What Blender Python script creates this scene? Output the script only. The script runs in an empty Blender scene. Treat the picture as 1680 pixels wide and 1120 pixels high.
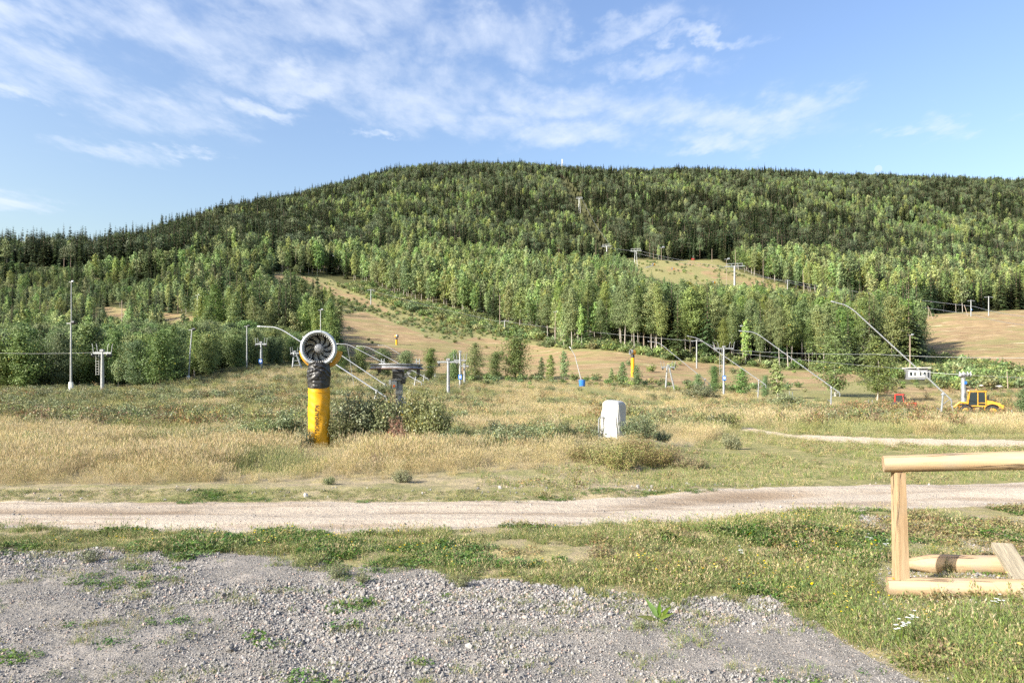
import bpy, math, random
import numpy as np
from mathutils import Vector, Matrix, Euler

R = math.radians
PI = math.pi
rng = np.random.default_rng(11)
random.seed(5)
sc = bpy.context.scene
col = sc.collection

# ------------------------------------------------------------------ camera
F, HY, CX, CH = 1120.0, 635.0, 840.0, 1.7        # focal length / horizon row / centre column (photo pixels), eye height
cd = bpy.data.cameras.new('camera')
cam = bpy.data.objects.new('camera', cd)
col.objects.link(cam)
cam.location = (0, 0, CH)
cam.rotation_euler = (R(90), 0, 0)
cd.sensor_width = 36.0
cd.lens = 24.0
cd.shift_y = (HY - 560) / 1680.0
cd.clip_start = 0.05
cd.clip_end = 6000
sc.camera = cam

# ------------------------------------------------------------------ sun, sky, exposure
SUN_EL = R(29)
SA = math.atan2(-0.84, -0.54)                      # azimuth of the sun, clockwise from +Y
S = Vector((math.sin(SA) * math.cos(SUN_EL), math.cos(SA) * math.cos(SUN_EL), math.sin(SUN_EL)))
ld = bpy.data.lights.new('sun', 'SUN')
ld.energy = 5.0
ld.angle = R(0.53)
ld.color = (1.0, 0.95, 0.87)
sun = bpy.data.objects.new('sun', ld)
col.objects.link(sun)
sun.rotation_euler = (-S).to_track_quat('-Z', 'Y').to_euler()
sun.location = (-30, -30, 60)

sc.view_settings.view_transform = 'Standard'
sc.view_settings.look = 'None'
sc.view_settings.gamma = 1.0
sc.view_settings.use_curve_mapping = False
sc.view_settings.exposure = 1.22

cy = sc.cycles
cy.max_bounces = 6
cy.diffuse_bounces = 3
cy.glossy_bounces = 2
cy.transmission_bounces = 4
cy.transparent_max_bounces = 6
cy.use_adaptive_sampling = True
cy.adaptive_threshold = 0.01
cy.use_denoising = False
cy.sample_clamp_indirect = 4.0

world = bpy.data.worlds.new('World')
sc.world = world
world.use_nodes = True
wt = world.node_tree
wt.nodes.clear()


class NT:
    """small helper to write node trees"""
    def __init__(s, tree):
        s.t = tree

    def n(s, typ, **kw):
        nd = s.t.nodes.new(typ)
        for k, v in kw.items():
            setattr(nd, k, v)
        return nd

    def put(s, sock, v):
        if hasattr(v, 'is_linked') or hasattr(v, 'links'):
            s.t.links.new(v, sock)
        elif v is not None:
            if hasattr(sock.default_value, '__len__') and len(sock.default_value) == 4 and len(v) == 3:
                v = (*v, 1)
            sock.default_value = v

    def m(s, op, a, b=None, c=None, clamp=False):
        nd = s.n('ShaderNodeMath', operation=op)
        nd.use_clamp = clamp
        for i, v in enumerate((a, b, c)):
            if v is not None:
                s.put(nd.inputs[i], v)
        return nd.outputs[0]

    def v(s, op, a, b=None):
        nd = s.n('ShaderNodeVectorMath', operation=op)
        s.put(nd.inputs[0], a)
        if b is not None:
            s.put(nd.inputs[1], b)
        return nd.outputs['Value'] if op in ('DOT_PRODUCT', 'LENGTH', 'DISTANCE') else nd.outputs[0]

    def mix(s, f, a, b, blend='MIX'):
        nd = s.n('ShaderNodeMix', data_type='RGBA', blend_type=blend)
        s.put(nd.inputs[0], f)
        s.put(nd.inputs[6], a)
        s.put(nd.inputs[7], b)
        return nd.outputs[2]

    def noise(s, vec, scale, detail=4, rough=0.55, dist=0.0):
        nd = s.n('ShaderNodeTexNoise')
        if vec is not None:
            s.put(nd.inputs['Vector'], vec)
        nd.inputs['Scale'].default_value = scale
        nd.inputs['Detail'].default_value = detail
        nd.inputs['Roughness'].default_value = rough
        nd.inputs['Distortion'].default_value = dist
        return nd.outputs['Fac']

    def ss(s, x, a, b):
        nd = s.n('ShaderNodeMapRange', interpolation_type='SMOOTHSTEP')
        s.put(nd.inputs['Value'], x)
        nd.inputs['From Min'].default_value = a
        nd.inputs['From Max'].default_value = b
        return nd.outputs[0]

    def lin(s, x, a, b, c=0.0, d=1.0):
        nd = s.n('ShaderNodeMapRange')
        s.put(nd.inputs['Value'], x)
        for k, v in zip(('From Min', 'From Max', 'To Min', 'To Max'), (a, b, c, d)):
            nd.inputs[k].default_value = v
        return nd.outputs[0]

    def xyz(s, x, y, z):
        nd = s.n('ShaderNodeCombineXYZ')
        for i, v in enumerate((x, y, z)):
            s.put(nd.inputs[i], v)
        return nd.outputs[0]

    def sep(s, v):
        nd = s.n('ShaderNodeSeparateXYZ')
        s.put(nd.inputs[0], v)
        return nd.outputs

    def attr(s, name):
        nd = s.n('ShaderNodeAttribute', attribute_name=name)
        return nd.outputs['Fac']


w = NT(wt)
sky = w.n('ShaderNodeTexSky', sky_type='NISHITA')
sky.sun_disc = False
sky.sun_elevation = SUN_EL
sky.sun_rotation = SA
sky.altitude = 100
sky.air_density = 1.5
sky.dust_density = 3.2
sky.ozone_density = 2.2
tc = w.n('ShaderNodeTexCoord')
dx, dy, dz = w.sep(tc.outputs['Generated'])
dzc = w.m('MAXIMUM', dz, 0.02)
qx = w.m('DIVIDE', dx, dzc)
qy = w.m('DIVIDE', dy, dzc)
q = w.xyz(qx, qy, 0.0)
# thin altocumulus sheet: where it lies (ellipses on the cloud layer) times the broken texture of the sheet
SKYB = []


def ell(u, py, ru, rv, ang):
    """soft ellipse of cloud cover, centre seen at photo column u, row py; radii on the cloud layer"""
    cxq, cyq = (u - CX) / (HY - py), F / (HY - py)
    ddx = w.m('SUBTRACT', eqx, cxq)
    ddy = w.m('SUBTRACT', eqy, cyq)
    c, s_ = math.cos(ang), math.sin(ang)
    a = w.m('DIVIDE', w.m('ADD', w.m('MULTIPLY', ddx, c), w.m('MULTIPLY', ddy, s_)), ru)
    b = w.m('DIVIDE', w.m('SUBTRACT', w.m('MULTIPLY', ddy, c), w.m('MULTIPLY', ddx, s_)), rv)
    r2 = w.m('ADD', w.m('MULTIPLY', a, a), w.m('MULTIPLY', b, b))
    return w.m('POWER', 2.718, w.m('MULTIPLY', r2, -1.0))


warp = w.n('ShaderNodeTexNoise')
w.put(warp.inputs['Vector'], q)
warp.inputs['Scale'].default_value = 1.6
warp.inputs['Detail'].default_value = 5
wq = w.v('ADD', q, w.v('MULTIPLY', w.v('SUBTRACT', warp.outputs['Color'], (0.5, 0.5, 0.5)), (0.22, 0.22, 0)))
ewarp = w.n('ShaderNodeTexNoise')
w.put(ewarp.inputs['Vector'], w.v('MULTIPLY', q, (1.0, 0.6, 1)))
ewarp.inputs['Scale'].default_value = 4.5
ewarp.inputs['Detail'].default_value = 5
ewarp.inputs['Roughness'].default_value = 0.62
eq = w.v('ADD', q, w.v('MULTIPLY', w.v('SUBTRACT', ewarp.outputs['Color'], (0.5, 0.5, 0.5)), (0.55, 0.75, 0)))
eqx, eqy, _ = w.sep(eq)
big = w.noise(w.v('MULTIPLY', wq, (1.0, 0.7, 1)), 1.5, 3, 0.5)
rip = w.noise(w.v('MULTIPLY', wq, (1.15, 0.62, 1)), 6.0, 8, 0.58, 0.1)
fine = w.noise(w.v('MULTIPLY', wq, (1.2, 0.6, 1)), 15.0, 7, 0.62, 0.1)
cover = None
for e in ((230, 40, .36, .20, .2), (330, 60, .30, .26, .2), (120, 130, .30, .22, .35), (270, 185, .36, .26, -0.5), (420, 185, .14, .10, 0), (560, 30, .5, .18, .2),
          (480, 130, .30, .16, .1), (640, 120, .30, .26, .2), (780, 60, .36, .2, .3), (700, 170, .34, .26, 0.1), (880, 165, .42, .20, .25), (1050, 115, .22, .10, .2), (1130, 190, .62, .20, .18), (900, 215, .55, .2, 0.1), (1010, 50, .30, .10, -.3), (1150, 68, .14, .06, -.2),
          (190, 245, .22, .16, 0.1), (300, 250, .10, .08, 0), (1330, 165, .2, .16, 0.2), (1190, 235, .22, .15, 0.1), (5, 330, .3, .3, 0.0), (1545, 205, .10, .2, -0.6), (1480, 215, .1, .1, 0), (30, 90, .22, .2, .3), (20, 150, .1, .1, 0), (620, 215, .08, .06, 0), (0, 10, .3, .14, .2)):
    f = ell(*e)
    cover = f if cover is None else w.m('MAXIMUM', cover, f)
# elsewhere in the sky: the same sheet, broken by a slow noise
beyond = w.ss(w.noise(q, 0.45, 2), 0.52, 0.75)
outside = w.ss(w.v('LENGTH', w.v('SUBTRACT', q, (-0.1, 2.4, 0))), 2.4, 3.6)
cover = w.m('MAXIMUM', cover, w.m('MULTIPLY', beyond, w.m('MULTIPLY', outside, w.ss(dz, 0.06, 0.2))))
tex = w.m('ADD', w.m('ADD', w.m('MULTIPLY', big, 0.40), w.m('MULTIPLY', rip, 0.42)), w.m('MULTIPLY', fine, 0.18))
dens = w.m('ADD', w.m('MULTIPLY', cover, 0.86), w.m('MULTIPLY', w.m('SUBTRACT', tex, 0.5), 3.3))
cm = w.m('MULTIPLY', w.ss(dens, 0.06, 1.55), w.ss(cover, 0.02, 0.55))
cm = w.m('MULTIPLY', cm, 0.82)
hsv = w.n('ShaderNodeHueSaturation')
hsv.inputs['Saturation'].default_value = 1.16
hsv.inputs['Hue'].default_value = 0.516
hsv.inputs['Value'].default_value = 1.28
w.put(hsv.inputs['Color'], sky.outputs[0])
hz_mix = hsv.outputs[0]
skyc = w.mix(cm, hz_mix, (4.6, 5.0, 5.7))
# the day moon just over the ridge
md = Vector(((1441 - CX) / F, 1, (HY - 277) / F)).normalized()
moon = w.ss(w.v('DOT_PRODUCT', w.v('NORMALIZE', tc.outputs['Generated']), tuple(md)), math.cos(0.0046), math.cos(0.0040))
skyc = w.mix(w.m('MULTIPLY', moon, 0.35), skyc, (5.0, 5.2, 5.5))
bg = w.n('ShaderNodeBackground')
bg.inputs['Strength'].default_value = 0.088
w.put(bg.inputs['Color'], skyc)
wo = w.n('ShaderNodeOutputWorld')
wt.links.new(bg.outputs[0], wo.inputs['Surface'])

# ------------------------------------------------------------------ numeric helpers


def _hash(ix, iy, seed):
    h = (ix.astype(np.int64) * 374761393 + iy.astype(np.int64) * 668265263 + seed * 1442695041) & 0x7fffffff
    h = ((h ^ (h >> 13)) * 1274126177) & 0x7fffffff
    h = h ^ (h >> 16)
    return (h & 0xffff) / 65535.0


def vnoise(x, y, seed=0):
    x = np.asarray(x, float); y = np.asarray(y, float)
    ix, iy = np.floor(x), np.floor(y)
    fx, fy = x - ix, y - iy
    fx = fx * fx * (3 - 2 * fx); fy = fy * fy * (3 - 2 * fy)
    a = _hash(ix, iy, seed); b = _hash(ix + 1, iy, seed)
    c = _hash(ix, iy + 1, seed); d = _hash(ix + 1, iy + 1, seed)
    return (a * (1 - fx) + b * fx) * (1 - fy) + (c * (1 - fx) + d * fx) * fy


def fbm(x, y, oct=4, seed=0):
    s, a, t = 0, 0.5, 0
    for i in range(oct):
        s = s + a * vnoise(x * 2 ** i, y * 2 ** i, seed + i * 17)
        t += a
        a *= 0.5
    return s / t


def sstep(x, a, b):
    t = np.clip((x - a) / (b - a), 0, 1)
    return t * t * (3 - 2 * t)


def inpoly(u, v, poly):
    u = np.asarray(u, float); v = np.asarray(v, float)
    ins = np.zeros(np.broadcast(u, v).shape, bool)
    n = len(poly)
    for i in range(n):
        x1, y1 = poly[i]; x2, y2 = poly[(i + 1) % n]
        if y1 == y2:
            continue
        c = ((y1 > v) != (y2 > v)) & (u < (x2 - x1) * (v - y1) / (y2 - y1) + x1)
        ins ^= c
    return ins


# ------------------------------------------------------------------ the lie of the land
# for a fan of sight lines (photo columns): distance and the photo row at which the bare ground lies there
PROF = {
    -700: [(65, 641), (100, 622), (150, 588), (220, 548), (290, 500), (350, 452), (400, 436), (460, 438), (620, 455), (900, 480), (1500, 500)],
    0: [(65, 641), (100, 622), (150, 585), (220, 540), (290, 490), (350, 446), (400, 432), (460, 434), (620, 450), (900, 470), (1500, 490)],
    200: [(65, 641), (100, 622), (150, 588), (220, 545), (290, 497), (360, 452), (430, 430), (490, 424), (560, 424), (700, 430), (1000, 450), (1500, 470)],
    300: [(65, 634), (100, 618), (150, 578), (220, 530), (300, 480), (400, 432), (520, 398), (640, 382), (740, 377), (820, 378), (1100, 400), (1500, 430)],
    420: [(65, 634), (90, 605), (130, 590), (180, 556), (240, 508), (320, 455), (420, 415), (550, 375), (700, 352), (850, 344), (1100, 362), (1500, 400)],
    560: [(65, 640), (90, 612), (140, 594), (195, 560), (250, 525), (310, 495), (390, 450), (500, 405), (650, 360), (800, 328), (900, 315), (950, 314), (1200, 332), (1500, 360)],
    640: [(65, 648), (90, 627), (140, 600), (195, 567), (250, 533), (310, 497), (390, 455), (500, 408), (650, 355), (800, 311), (950, 286), (1000, 285), (1250, 306), (1500, 340)],
    840: [(65, 655), (90, 637), (112, 626), (160, 602), (210, 577), (250, 552), (300, 520), (380, 470), (480, 425), (600, 385), (750, 332), (900, 293), (1000, 277), (1050, 276), (1300, 300), (1500, 330)],
    1000: [(65, 660), (90, 640), (110, 623), (150, 592), (190, 560), (250, 520), (320, 480), (400, 448), (480, 425), (600, 385), (750, 340), (900, 307), (1050, 291), (1100, 290), (1350, 308), (1500, 330)],
    1150: [(65, 664), (90, 648), (110, 632), (150, 605), (190, 582), (215, 562), (270, 525), (330, 490), (400, 455), (450, 432), (520, 412), (650, 370), (800, 327), (950, 299), (1050, 289), (1150, 288), (1500, 320)],
    1300: [(45, 677), (65, 665), (80, 652), (110, 632), (150, 613), (190, 592), (220, 572), (270, 540), (330, 505), (400, 470), (480, 440), (600, 400), (750, 357), (900, 317), (1050, 292), (1100, 291), (1500, 320)],
    1450: [(45, 686), (55, 686), (65, 677), (80, 664), (110, 634), (150, 611), (200, 576), (240, 546), (280, 522), (350, 492), (420, 464), (520, 432), (600, 412), (700, 397), (850, 357), (1000, 320), (1150, 299), (1200, 298), (1500, 312)],
    1600: [(45, 697), (53, 694), (62, 684), (75, 674), (100, 647), (125, 628), (160, 600), (200, 565), (240, 535), (275, 516), (320, 511), (400, 482), (520, 447), (650, 427), (750, 408), (900, 367), (1050, 327), (1200, 303), (1250, 302), (1500, 317)],
    1680: [(45, 697), (53, 694), (62, 684), (75, 674), (100, 645), (125, 624), (160, 592), (200, 561), (240, 533), (275, 514), (330, 509), (400, 482), (520, 447), (650, 427), (750, 408), (900, 369), (1050, 330), (1200, 306), (1250, 305), (1500, 320)],
    2500: [(45, 696), (52, 698), (62, 697), (75, 684), (100, 648), (125, 630), (160, 600), (200, 568), (240, 540), (275, 520), (330, 512), (400, 485), (520, 450), (650, 430), (750, 412), (900, 375), (1050, 338), (1200, 315), (1250, 314), (1500, 330)],
}
YK = np.concatenate([np.arange(28, 120, 1.0), np.geomspace(120, 1500, 320)])
UK = np.arange(-1700, 3401, 20.0)
_cols, _us = [], []
for u_, pts in PROF.items():
    yy = [28.0, 34.0] + [p[0] for p in pts]
    zz = [0.0, 0.0] + [CH + (HY - p[1]) / F * p[0] for p in pts]
    zc = np.interp(YK, yy, zz)
    _cols.append(zc); _us.append(u_)
_cols = np.array(_cols)
TAB = np.array([np.interp(UK, _us, _cols[:, j]) for j in range(len(YK))]).T       # [u, Y]
for _ in range(3):
    p = np.pad(TAB, ((0, 0), (3, 3)), mode='edge')
    sm = sum(p[:, k:k + TAB.shape[1]] for k in range(7)) / 7
    TAB = sm
for _ in range(2):
    p = np.pad(TAB, ((2, 2), (0, 0)), mode='edge')
    TAB = sum(p[k:k + TAB.shape[0], :] for k in range(5)) / 5
LYK = YK


def road_near(u): return np.interp(u, [-600, 0, 300, 600, 900, 1100, 1250, 1450, 1680, 2300], [862, 866, 872, 872, 865, 857, 848, 836, 826, 808])
def road_far(u): return np.interp(u, [-600, 0, 400, 800, 1000, 1200, 1450, 1680, 2300], [824, 824, 823, 822, 818, 807, 798, 791, 778])


def hz(x, y):
    """ground height"""
    x = np.asarray(x, float); y = np.asarray(y, float)
    ye = np.maximum(y, 28.0)
    u = CX + F * x / ye
    fu = np.clip((u - UK[0]) / 20.0, 0, len(UK) - 1.001)
    iu = fu.astype(int); fu = fu - iu
    fy = np.interp(np.clip(ye, YK[0], YK[-1] - 0.01), YK, np.arange(len(YK)))
    iy = np.clip(fy.astype(int), 0, len(YK) - 2); fy = fy - iy
    z = (TAB[iu, iy] * (1 - fu) + TAB[iu + 1, iy] * fu) * (1 - fy) + (TAB[iu, iy + 1] * (1 - fu) + TAB[iu + 1, iy + 1] * fu) * fy
    # rolling roughness
    z = z + (fbm(x / 30, y / 30, 4, 3) - 0.5) * np.interp(y, [0, 40, 120, 400, 1400], [0, 0.1, 0.8, 3.0, 7.0])
    # fine relief of the near ground
    nz = np.interp(y, [3, 12, 40], [1, 1, 0])
    ys = np.maximum(y, 2.0)
    un = CX + F * x / ys
    pn = HY + F * CH / ys
    onroad = sstep(pn, road_far(un) - 4, road_far(un) + 6) * (1 - sstep(pn, road_near(un) - 8, road_near(un) + 2))
    rel = (fbm(x * 1.3, y * 1.3, 4, 9) - 0.5) * 0.09 + (fbm(x * 7, y * 7, 3, 21) - 0.5) * 0.03
    z = z + nz * rel * (1 - 0.75 * onroad)
    t = (pn - road_far(un)) / np.maximum(road_near(un) - road_far(un), 1)
    rut = -0.035 * np.exp(-((t - 0.30) / 0.10) ** 2) - 0.03 * np.exp(-((t - 0.78) / 0.10) ** 2)
    z = z + nz * onroad * (rut + (fbm(x * 0.8, y * 5, 3, 5) - 0.5) * 0.03)
    mound = 0.16 * np.exp(-((un - 1230) / 170) ** 2) * np.exp(-((y - 7.55) / 0.45) ** 2)
    mound = mound + 0.07 * np.exp(-((y - 11.1) / 0.6) ** 2) * sstep(y, 10.2, 10.8)
    mound = mound + 0.22 * np.exp(-((un - 1045) / 75) ** 2) * np.exp(-((y - 16.5) / 2.2) ** 2)
    mound = mound + 0.10 * sstep(x, 3.1, 4.3) * np.exp(-((y - 5.5) / 1.0) ** 2)
    return z + nz * mound + 0.25 * np.exp(-((un - 1045) / 75) ** 2) * np.exp(-((y - 17.5) / 2.2) ** 2) * (y < 30)


def h1(x, y): return float(hz(np.array([x]), np.array([y]))[0])
def W(px, py, Y): return Vector(((px - CX) / F * Y, Y, CH + (HY - py) / F * Y))
def G(px, Y, dz=0.0):
    x = (px - CX) / F * Y
    return Vector((x, Y, h1(x, Y) + dz))


def pix(x, y, z): return CX + F * x / y, HY - F * (z - CH) / y


# ------------------------------------------------------------------ where things grow (outlines of ground in photo pixels)
RUN_LEFT = [(448, 446), (540, 458), (600, 482), (650, 500), (720, 525), (800, 545), (860, 556), (930, 572), (1010, 572), (1090, 588), (1180, 596), (1280, 606), (1400, 612), (1420, 622), (1360, 640), (1150, 640), (930, 628), (820, 615), (720, 612), (640, 600), (575, 585), (552, 560), (556, 525), (545, 505), (500, 478), (450, 462)]
RUN_BARE = [(552, 545), (556, 516), (600, 512), (640, 528), (700, 550), (740, 563), (780, 553), (850, 562), (930, 576), (1010, 576), (1090, 590), (1180, 598), (1280, 608), (1400, 614), (1420, 622), (1360, 640), (1150, 640), (930, 628), (820, 615), (720, 612), (640, 600), (575, 588)]
RUN_STREAK = [(450, 449), (500, 452), (540, 470), (600, 490), (640, 508), (635, 513), (590, 498), (530, 478), (490, 462), (450, 458)]
FIELD_RIGHT = [(1380, 522), (1480, 526), (1520, 516), (1600, 511), (1720, 506), (1800, 506), (1800, 625), (1690, 612), (1640, 602), (1580, 590), (1500, 580), (1440, 560), (1390, 540)]
UPPER_CLEAR = [(1015, 424), (1100, 428), (1180, 426), (1215, 446), (1300, 472), (1280, 478), (1190, 468), (1110, 466), (1050, 452)]
LIFT_CUT = [(911, 298), (931, 292), (953, 322), (976, 365), (1006, 425), (984, 430), (953, 372), (929, 330)]
LIFT_ROW = [(1180, 470), (1240, 462), (1340, 482), (1440, 502), (1520, 512), (1540, 520), (1440, 524), (1330, 508), (1240, 496)]
BARE_A = [(168, 503), (208, 506), (214, 530), (172, 528)]
BARE_B = [(262, 512), (322, 518), (324, 546), (266, 540)]
FIELD_TOP_U = [-900, -100, 170, 250, 310, 360, 420, 500, 560, 640, 720, 800, 900, 1000, 1150, 1250, 1330, 1400, 1460, 1540, 1620, 1700, 2600]
FIELD_TOP_V = [641, 641, 641, 640, 627, 614, 604, 600, 602, 612, 622, 628, 629, 632, 640, 652, 662, 668, 655, 643, 643, 640, 640]
TRACK_PALE = [(1180, 697), (1215, 699), (1300, 712), (1450, 718), (1700, 722), (2000, 723), (2000, 735), (1700, 733), (1450, 729), (1330, 722), (1250, 711)]
TRACK_GREEN = [(920, 631), (945, 630), (1040, 650), (1130, 674), (1220, 697), (1310, 711), (1450, 716), (1450, 722), (1300, 716), (1200, 702), (1100, 680), (1010, 657)]
GRAVEL_U = [-900, 0, 150, 300, 450, 600, 720, 850, 960, 1060, 1160, 1270, 1330, 1400, 1460, 1560, 2200]
GRAVEL_V = [900, 903, 902, 906, 908, 928, 938, 958, 966, 986, 985, 984, 1008, 1062, 1095, 1150, 1500]
STRAW_U = [-900, 0, 400, 650, 850, 1000, 1100, 1170, 1215, 1300, 1450, 2300]
STRAW_V = [804, 801, 792, 786, 772, 764, 748, 720, 702, 708, 714, 712]


def field_top(u): return np.interp(u, FIELD_TOP_U, FIELD_TOP_V)


# ------------------------------------------------------------------ mesh helpers
class MB:
    def __init__(s):
        s.v = []; s.f = []

    def add(s, vs, fs, M=None):
        o = len(s.v)
        if M is not None:
            vs = [M @ Vector(p) for p in vs]
        s.v += [tuple(p) for p in vs]
        s.f += [tuple(i + o for i in f) for f in fs]
        return s

    def box(s, c, d, rot=None, taper=1.0, bev=0.0):
        hx, hy, hz_ = d[0] / 2, d[1] / 2, d[2] / 2
        if bev > 0:
            b = min(bev, hx * .9, hy * .9, hz_ * .9)
            vs = []
            for sz in (-1, 1):
                for zz, k in (((hz_ - b), 0), (hz_, b)):
                    if sz == -1:
                        zz2, k2 = (-hz_, b) if zz == hz_ - b else (-(hz_ - b), 0)
                    else:
                        zz2, k2 = zz, k
                    X, Y = hx - k2, hy - k2
                    ring = [(X - b, -Y), (X, -Y + b), (X, Y - b), (X - b, Y), (-X + b, Y), (-X, Y - b), (-X, -Y + b), (-X + b, -Y)]
                    vs += [(p[0], p[1], zz2) for p in ring]
            fs = [tuple(range(7, -1, -1)), tuple(range(24, 32))]
            for k in range(3):
                for i in range(8):
                    j = (i + 1) % 8
                    fs.append((k * 8 + i, k * 8 + j, k * 8 + 8 + j, k * 8 + 8 + i))
        else:
            t = taper
            vs = [(-hx, -hy, -hz_), (hx, -hy, -hz_), (hx, hy, -hz_), (-hx, hy, -hz_), (-hx * t, -hy * t, hz_), (hx * t, -hy * t, hz_), (hx * t, hy * t, hz_), (-hx * t, hy * t, hz_)]
            fs = [(3, 2, 1, 0), (4, 5, 6, 7), (0, 1, 5, 4), (1, 2, 6, 5), (2, 3, 7, 6), (3, 0, 4, 7)]
        M = Matrix.Translation(Vector(c))
        if rot is not None:
            M = M @ (rot.to_4x4() if hasattr(rot, 'to_4x4') else Euler(rot).to_matrix().to_4x4())
        return s.add(vs, fs, M)

    def bar(s, p0, p1, wd, ht=None):
        """rectangular bar between two points"""
        p0, p1 = Vector(p0), Vector(p1)
        ht = wd if ht is None else ht
        d = p1 - p0
        q_ = d.to_track_quat('Z', 'Y')
        M = Matrix.Translation((p0 + p1) / 2) @ q_.to_matrix().to_4x4()
        mb = MB().box((0, 0, 0), (wd, ht, d.length))
        return s.add(mb.v, mb.f, M)

    def path(s, pts, rad, n=8, cap=True):
        pts = [Vector(p) for p in pts]
        if not hasattr(rad, '__len__'):
            rad = [rad] * len(pts)
        o = len(s.v)
        prev = None
        for i, p in enumerate(pts):
            t = (pts[min(i + 1, len(pts) - 1)] - pts[max(i - 1, 0)]).normalized()
            a = prev if prev is not None else (Vector((1, 0, 0)) if abs(t.x) < 0.8 else Vector((0, 1, 0)))
            b = t.cross(a).normalized()
            a = b.cross(t).normalized()
            prev = a
            for k in range(n):
                th = 2 * PI * k / n
                s.v.append(tuple(p + (a * math.cos(th) + b * math.sin(th)) * rad[i]))
        for i in range(len(pts) - 1):
            for k in range(n):
                k2 = (k + 1) % n
                s.f.append((o + i * n + k, o + i * n + k2, o + (i + 1) * n + k2, o + (i + 1) * n + k))
        if cap:
            s.f.append(tuple(o + k for k in range(n - 1, -1, -1)))
            e = o + (len(pts) - 1) * n
            s.f.append(tuple(e + k for k in range(n)))
        return s

    def tube(s, p0, p1, r0, r1=None, n=8):
        return s.path([p0, p1], [r0, r0 if r1 is None else r1], n)

    def lathe(s, prof, n=24, M=None, a0=0.0, a1=2 * PI, closed=False):
        """profile of (radius, z) turned about z"""
        full = abs(a1 - a0 - 2 * PI) < 1e-6
        k_ = n if full else n + 1
        vs = []
        for r, z in prof:
            for k in range(k_):
                th = a0 + (a1 - a0) * k / n
                vs.append((r * math.cos(th), r * math.sin(th), z))
        fs = []
        m_ = len(prof)
        for i in range(m_ if closed else m_ - 1):
            i2 = (i + 1) % m_
            for k in range(n):
                k2 = (k + 1) % k_
                fs.append((i * k_ + k, i * k_ + k2, i2 * k_ + k2, i2 * k_ + k))
        return s.add(vs, fs, M)

    def ball(s, c, r, n=10, m_=6, sc_=(1, 1, 1)):
        prof = [(r * math.sin(PI * i / m_) + 1e-5, -r * math.cos(PI * i / m_)) for i in range(m_ + 1)]
        return s.lathe(prof, n, Matrix.Translation(Vector(c)) @ Matrix.Diagonal((*sc_, 1)))

    def build(s, name, mat, parent=None, smooth=False, loc=None):
        me = bpy.data.meshes.new(name)
        me.from_pydata(s.v, [], s.f)
        if mat is not None:
            me.materials.append(mat)
        if smooth:
            me.shade_smooth()
            if hasattr(me, 'set_sharp_from_angle'):
                me.set_sharp_from_angle(angle=R(40))
        return link(name, me, parent, loc)


def link(name, me, parent=None, loc=None):
    o = bpy.data.objects.new(name, me)
    col.objects.link(o)
    if parent is not None:
        o.parent = parent
    if loc is not None:
        o.location = loc
    return o


def tag(o, label=None, cat=None, group=None, kind=None):
    if label: o['label'] = label
    if cat: o['category'] = cat
    if group: o['group'] = group
    if kind: o['kind'] = kind
    return o


def thing(name, label, cat, loc=(0, 0, 0), rotz=0.0, group=None):
    o = bpy.data.objects.new(name, None)
    o.empty_display_size = 0.2
    col.objects.link(o)
    o.location = loc
    o.rotation_euler = (0, 0, rotz)
    return tag(o, label, cat, group)


def np_mesh(name, V, Q=None, T=None, attrs=None, mat=None, smooth=False):
    """mesh from arrays of quads and triangles"""
    me = bpy.data.meshes.new(name)
    nq = 0 if Q is None else len(Q)
    nt = 0 if T is None else len(T)
    me.vertices.add(len(V))
    me.vertices.foreach_set('co', np.asarray(V, np.float32).ravel())
    li = np.concatenate([a.ravel() for a in (Q, T) if a is not None]).astype(np.int32)
    me.loops.add(len(li))
    me.loops.foreach_set('vertex_index', li)
    me.polygons.add(nq + nt)
    ls = np.concatenate([np.arange(nq) * 4, nq * 4 + np.arange(nt) * 3]).astype(np.int32)
    me.polygons.foreach_set('loop_start', ls)
    if smooth:
        me.polygons.foreach_set('use_smooth', np.ones(nq + nt, bool))
    for k, a in (attrs or {}).items():
        at = me.attributes.new(k, 'FLOAT', 'POINT')
        at.data.foreach_set('value', np.asarray(a, np.float32))
    me.update(calc_edges=True)
    me.validate()
    if mat:
        me.materials.append(mat)
    return me


# ------------------------------------------------------------------ materials
MATS = {}


def newmat(name):
    m = bpy.data.materials.new(name)
    m.use_nodes = True
    m.node_tree.nodes.clear()
    k = NT(m.node_tree)
    out = k.n('ShaderNodeOutputMaterial')
    MATS[name] = m
    return m, k, out


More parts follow.
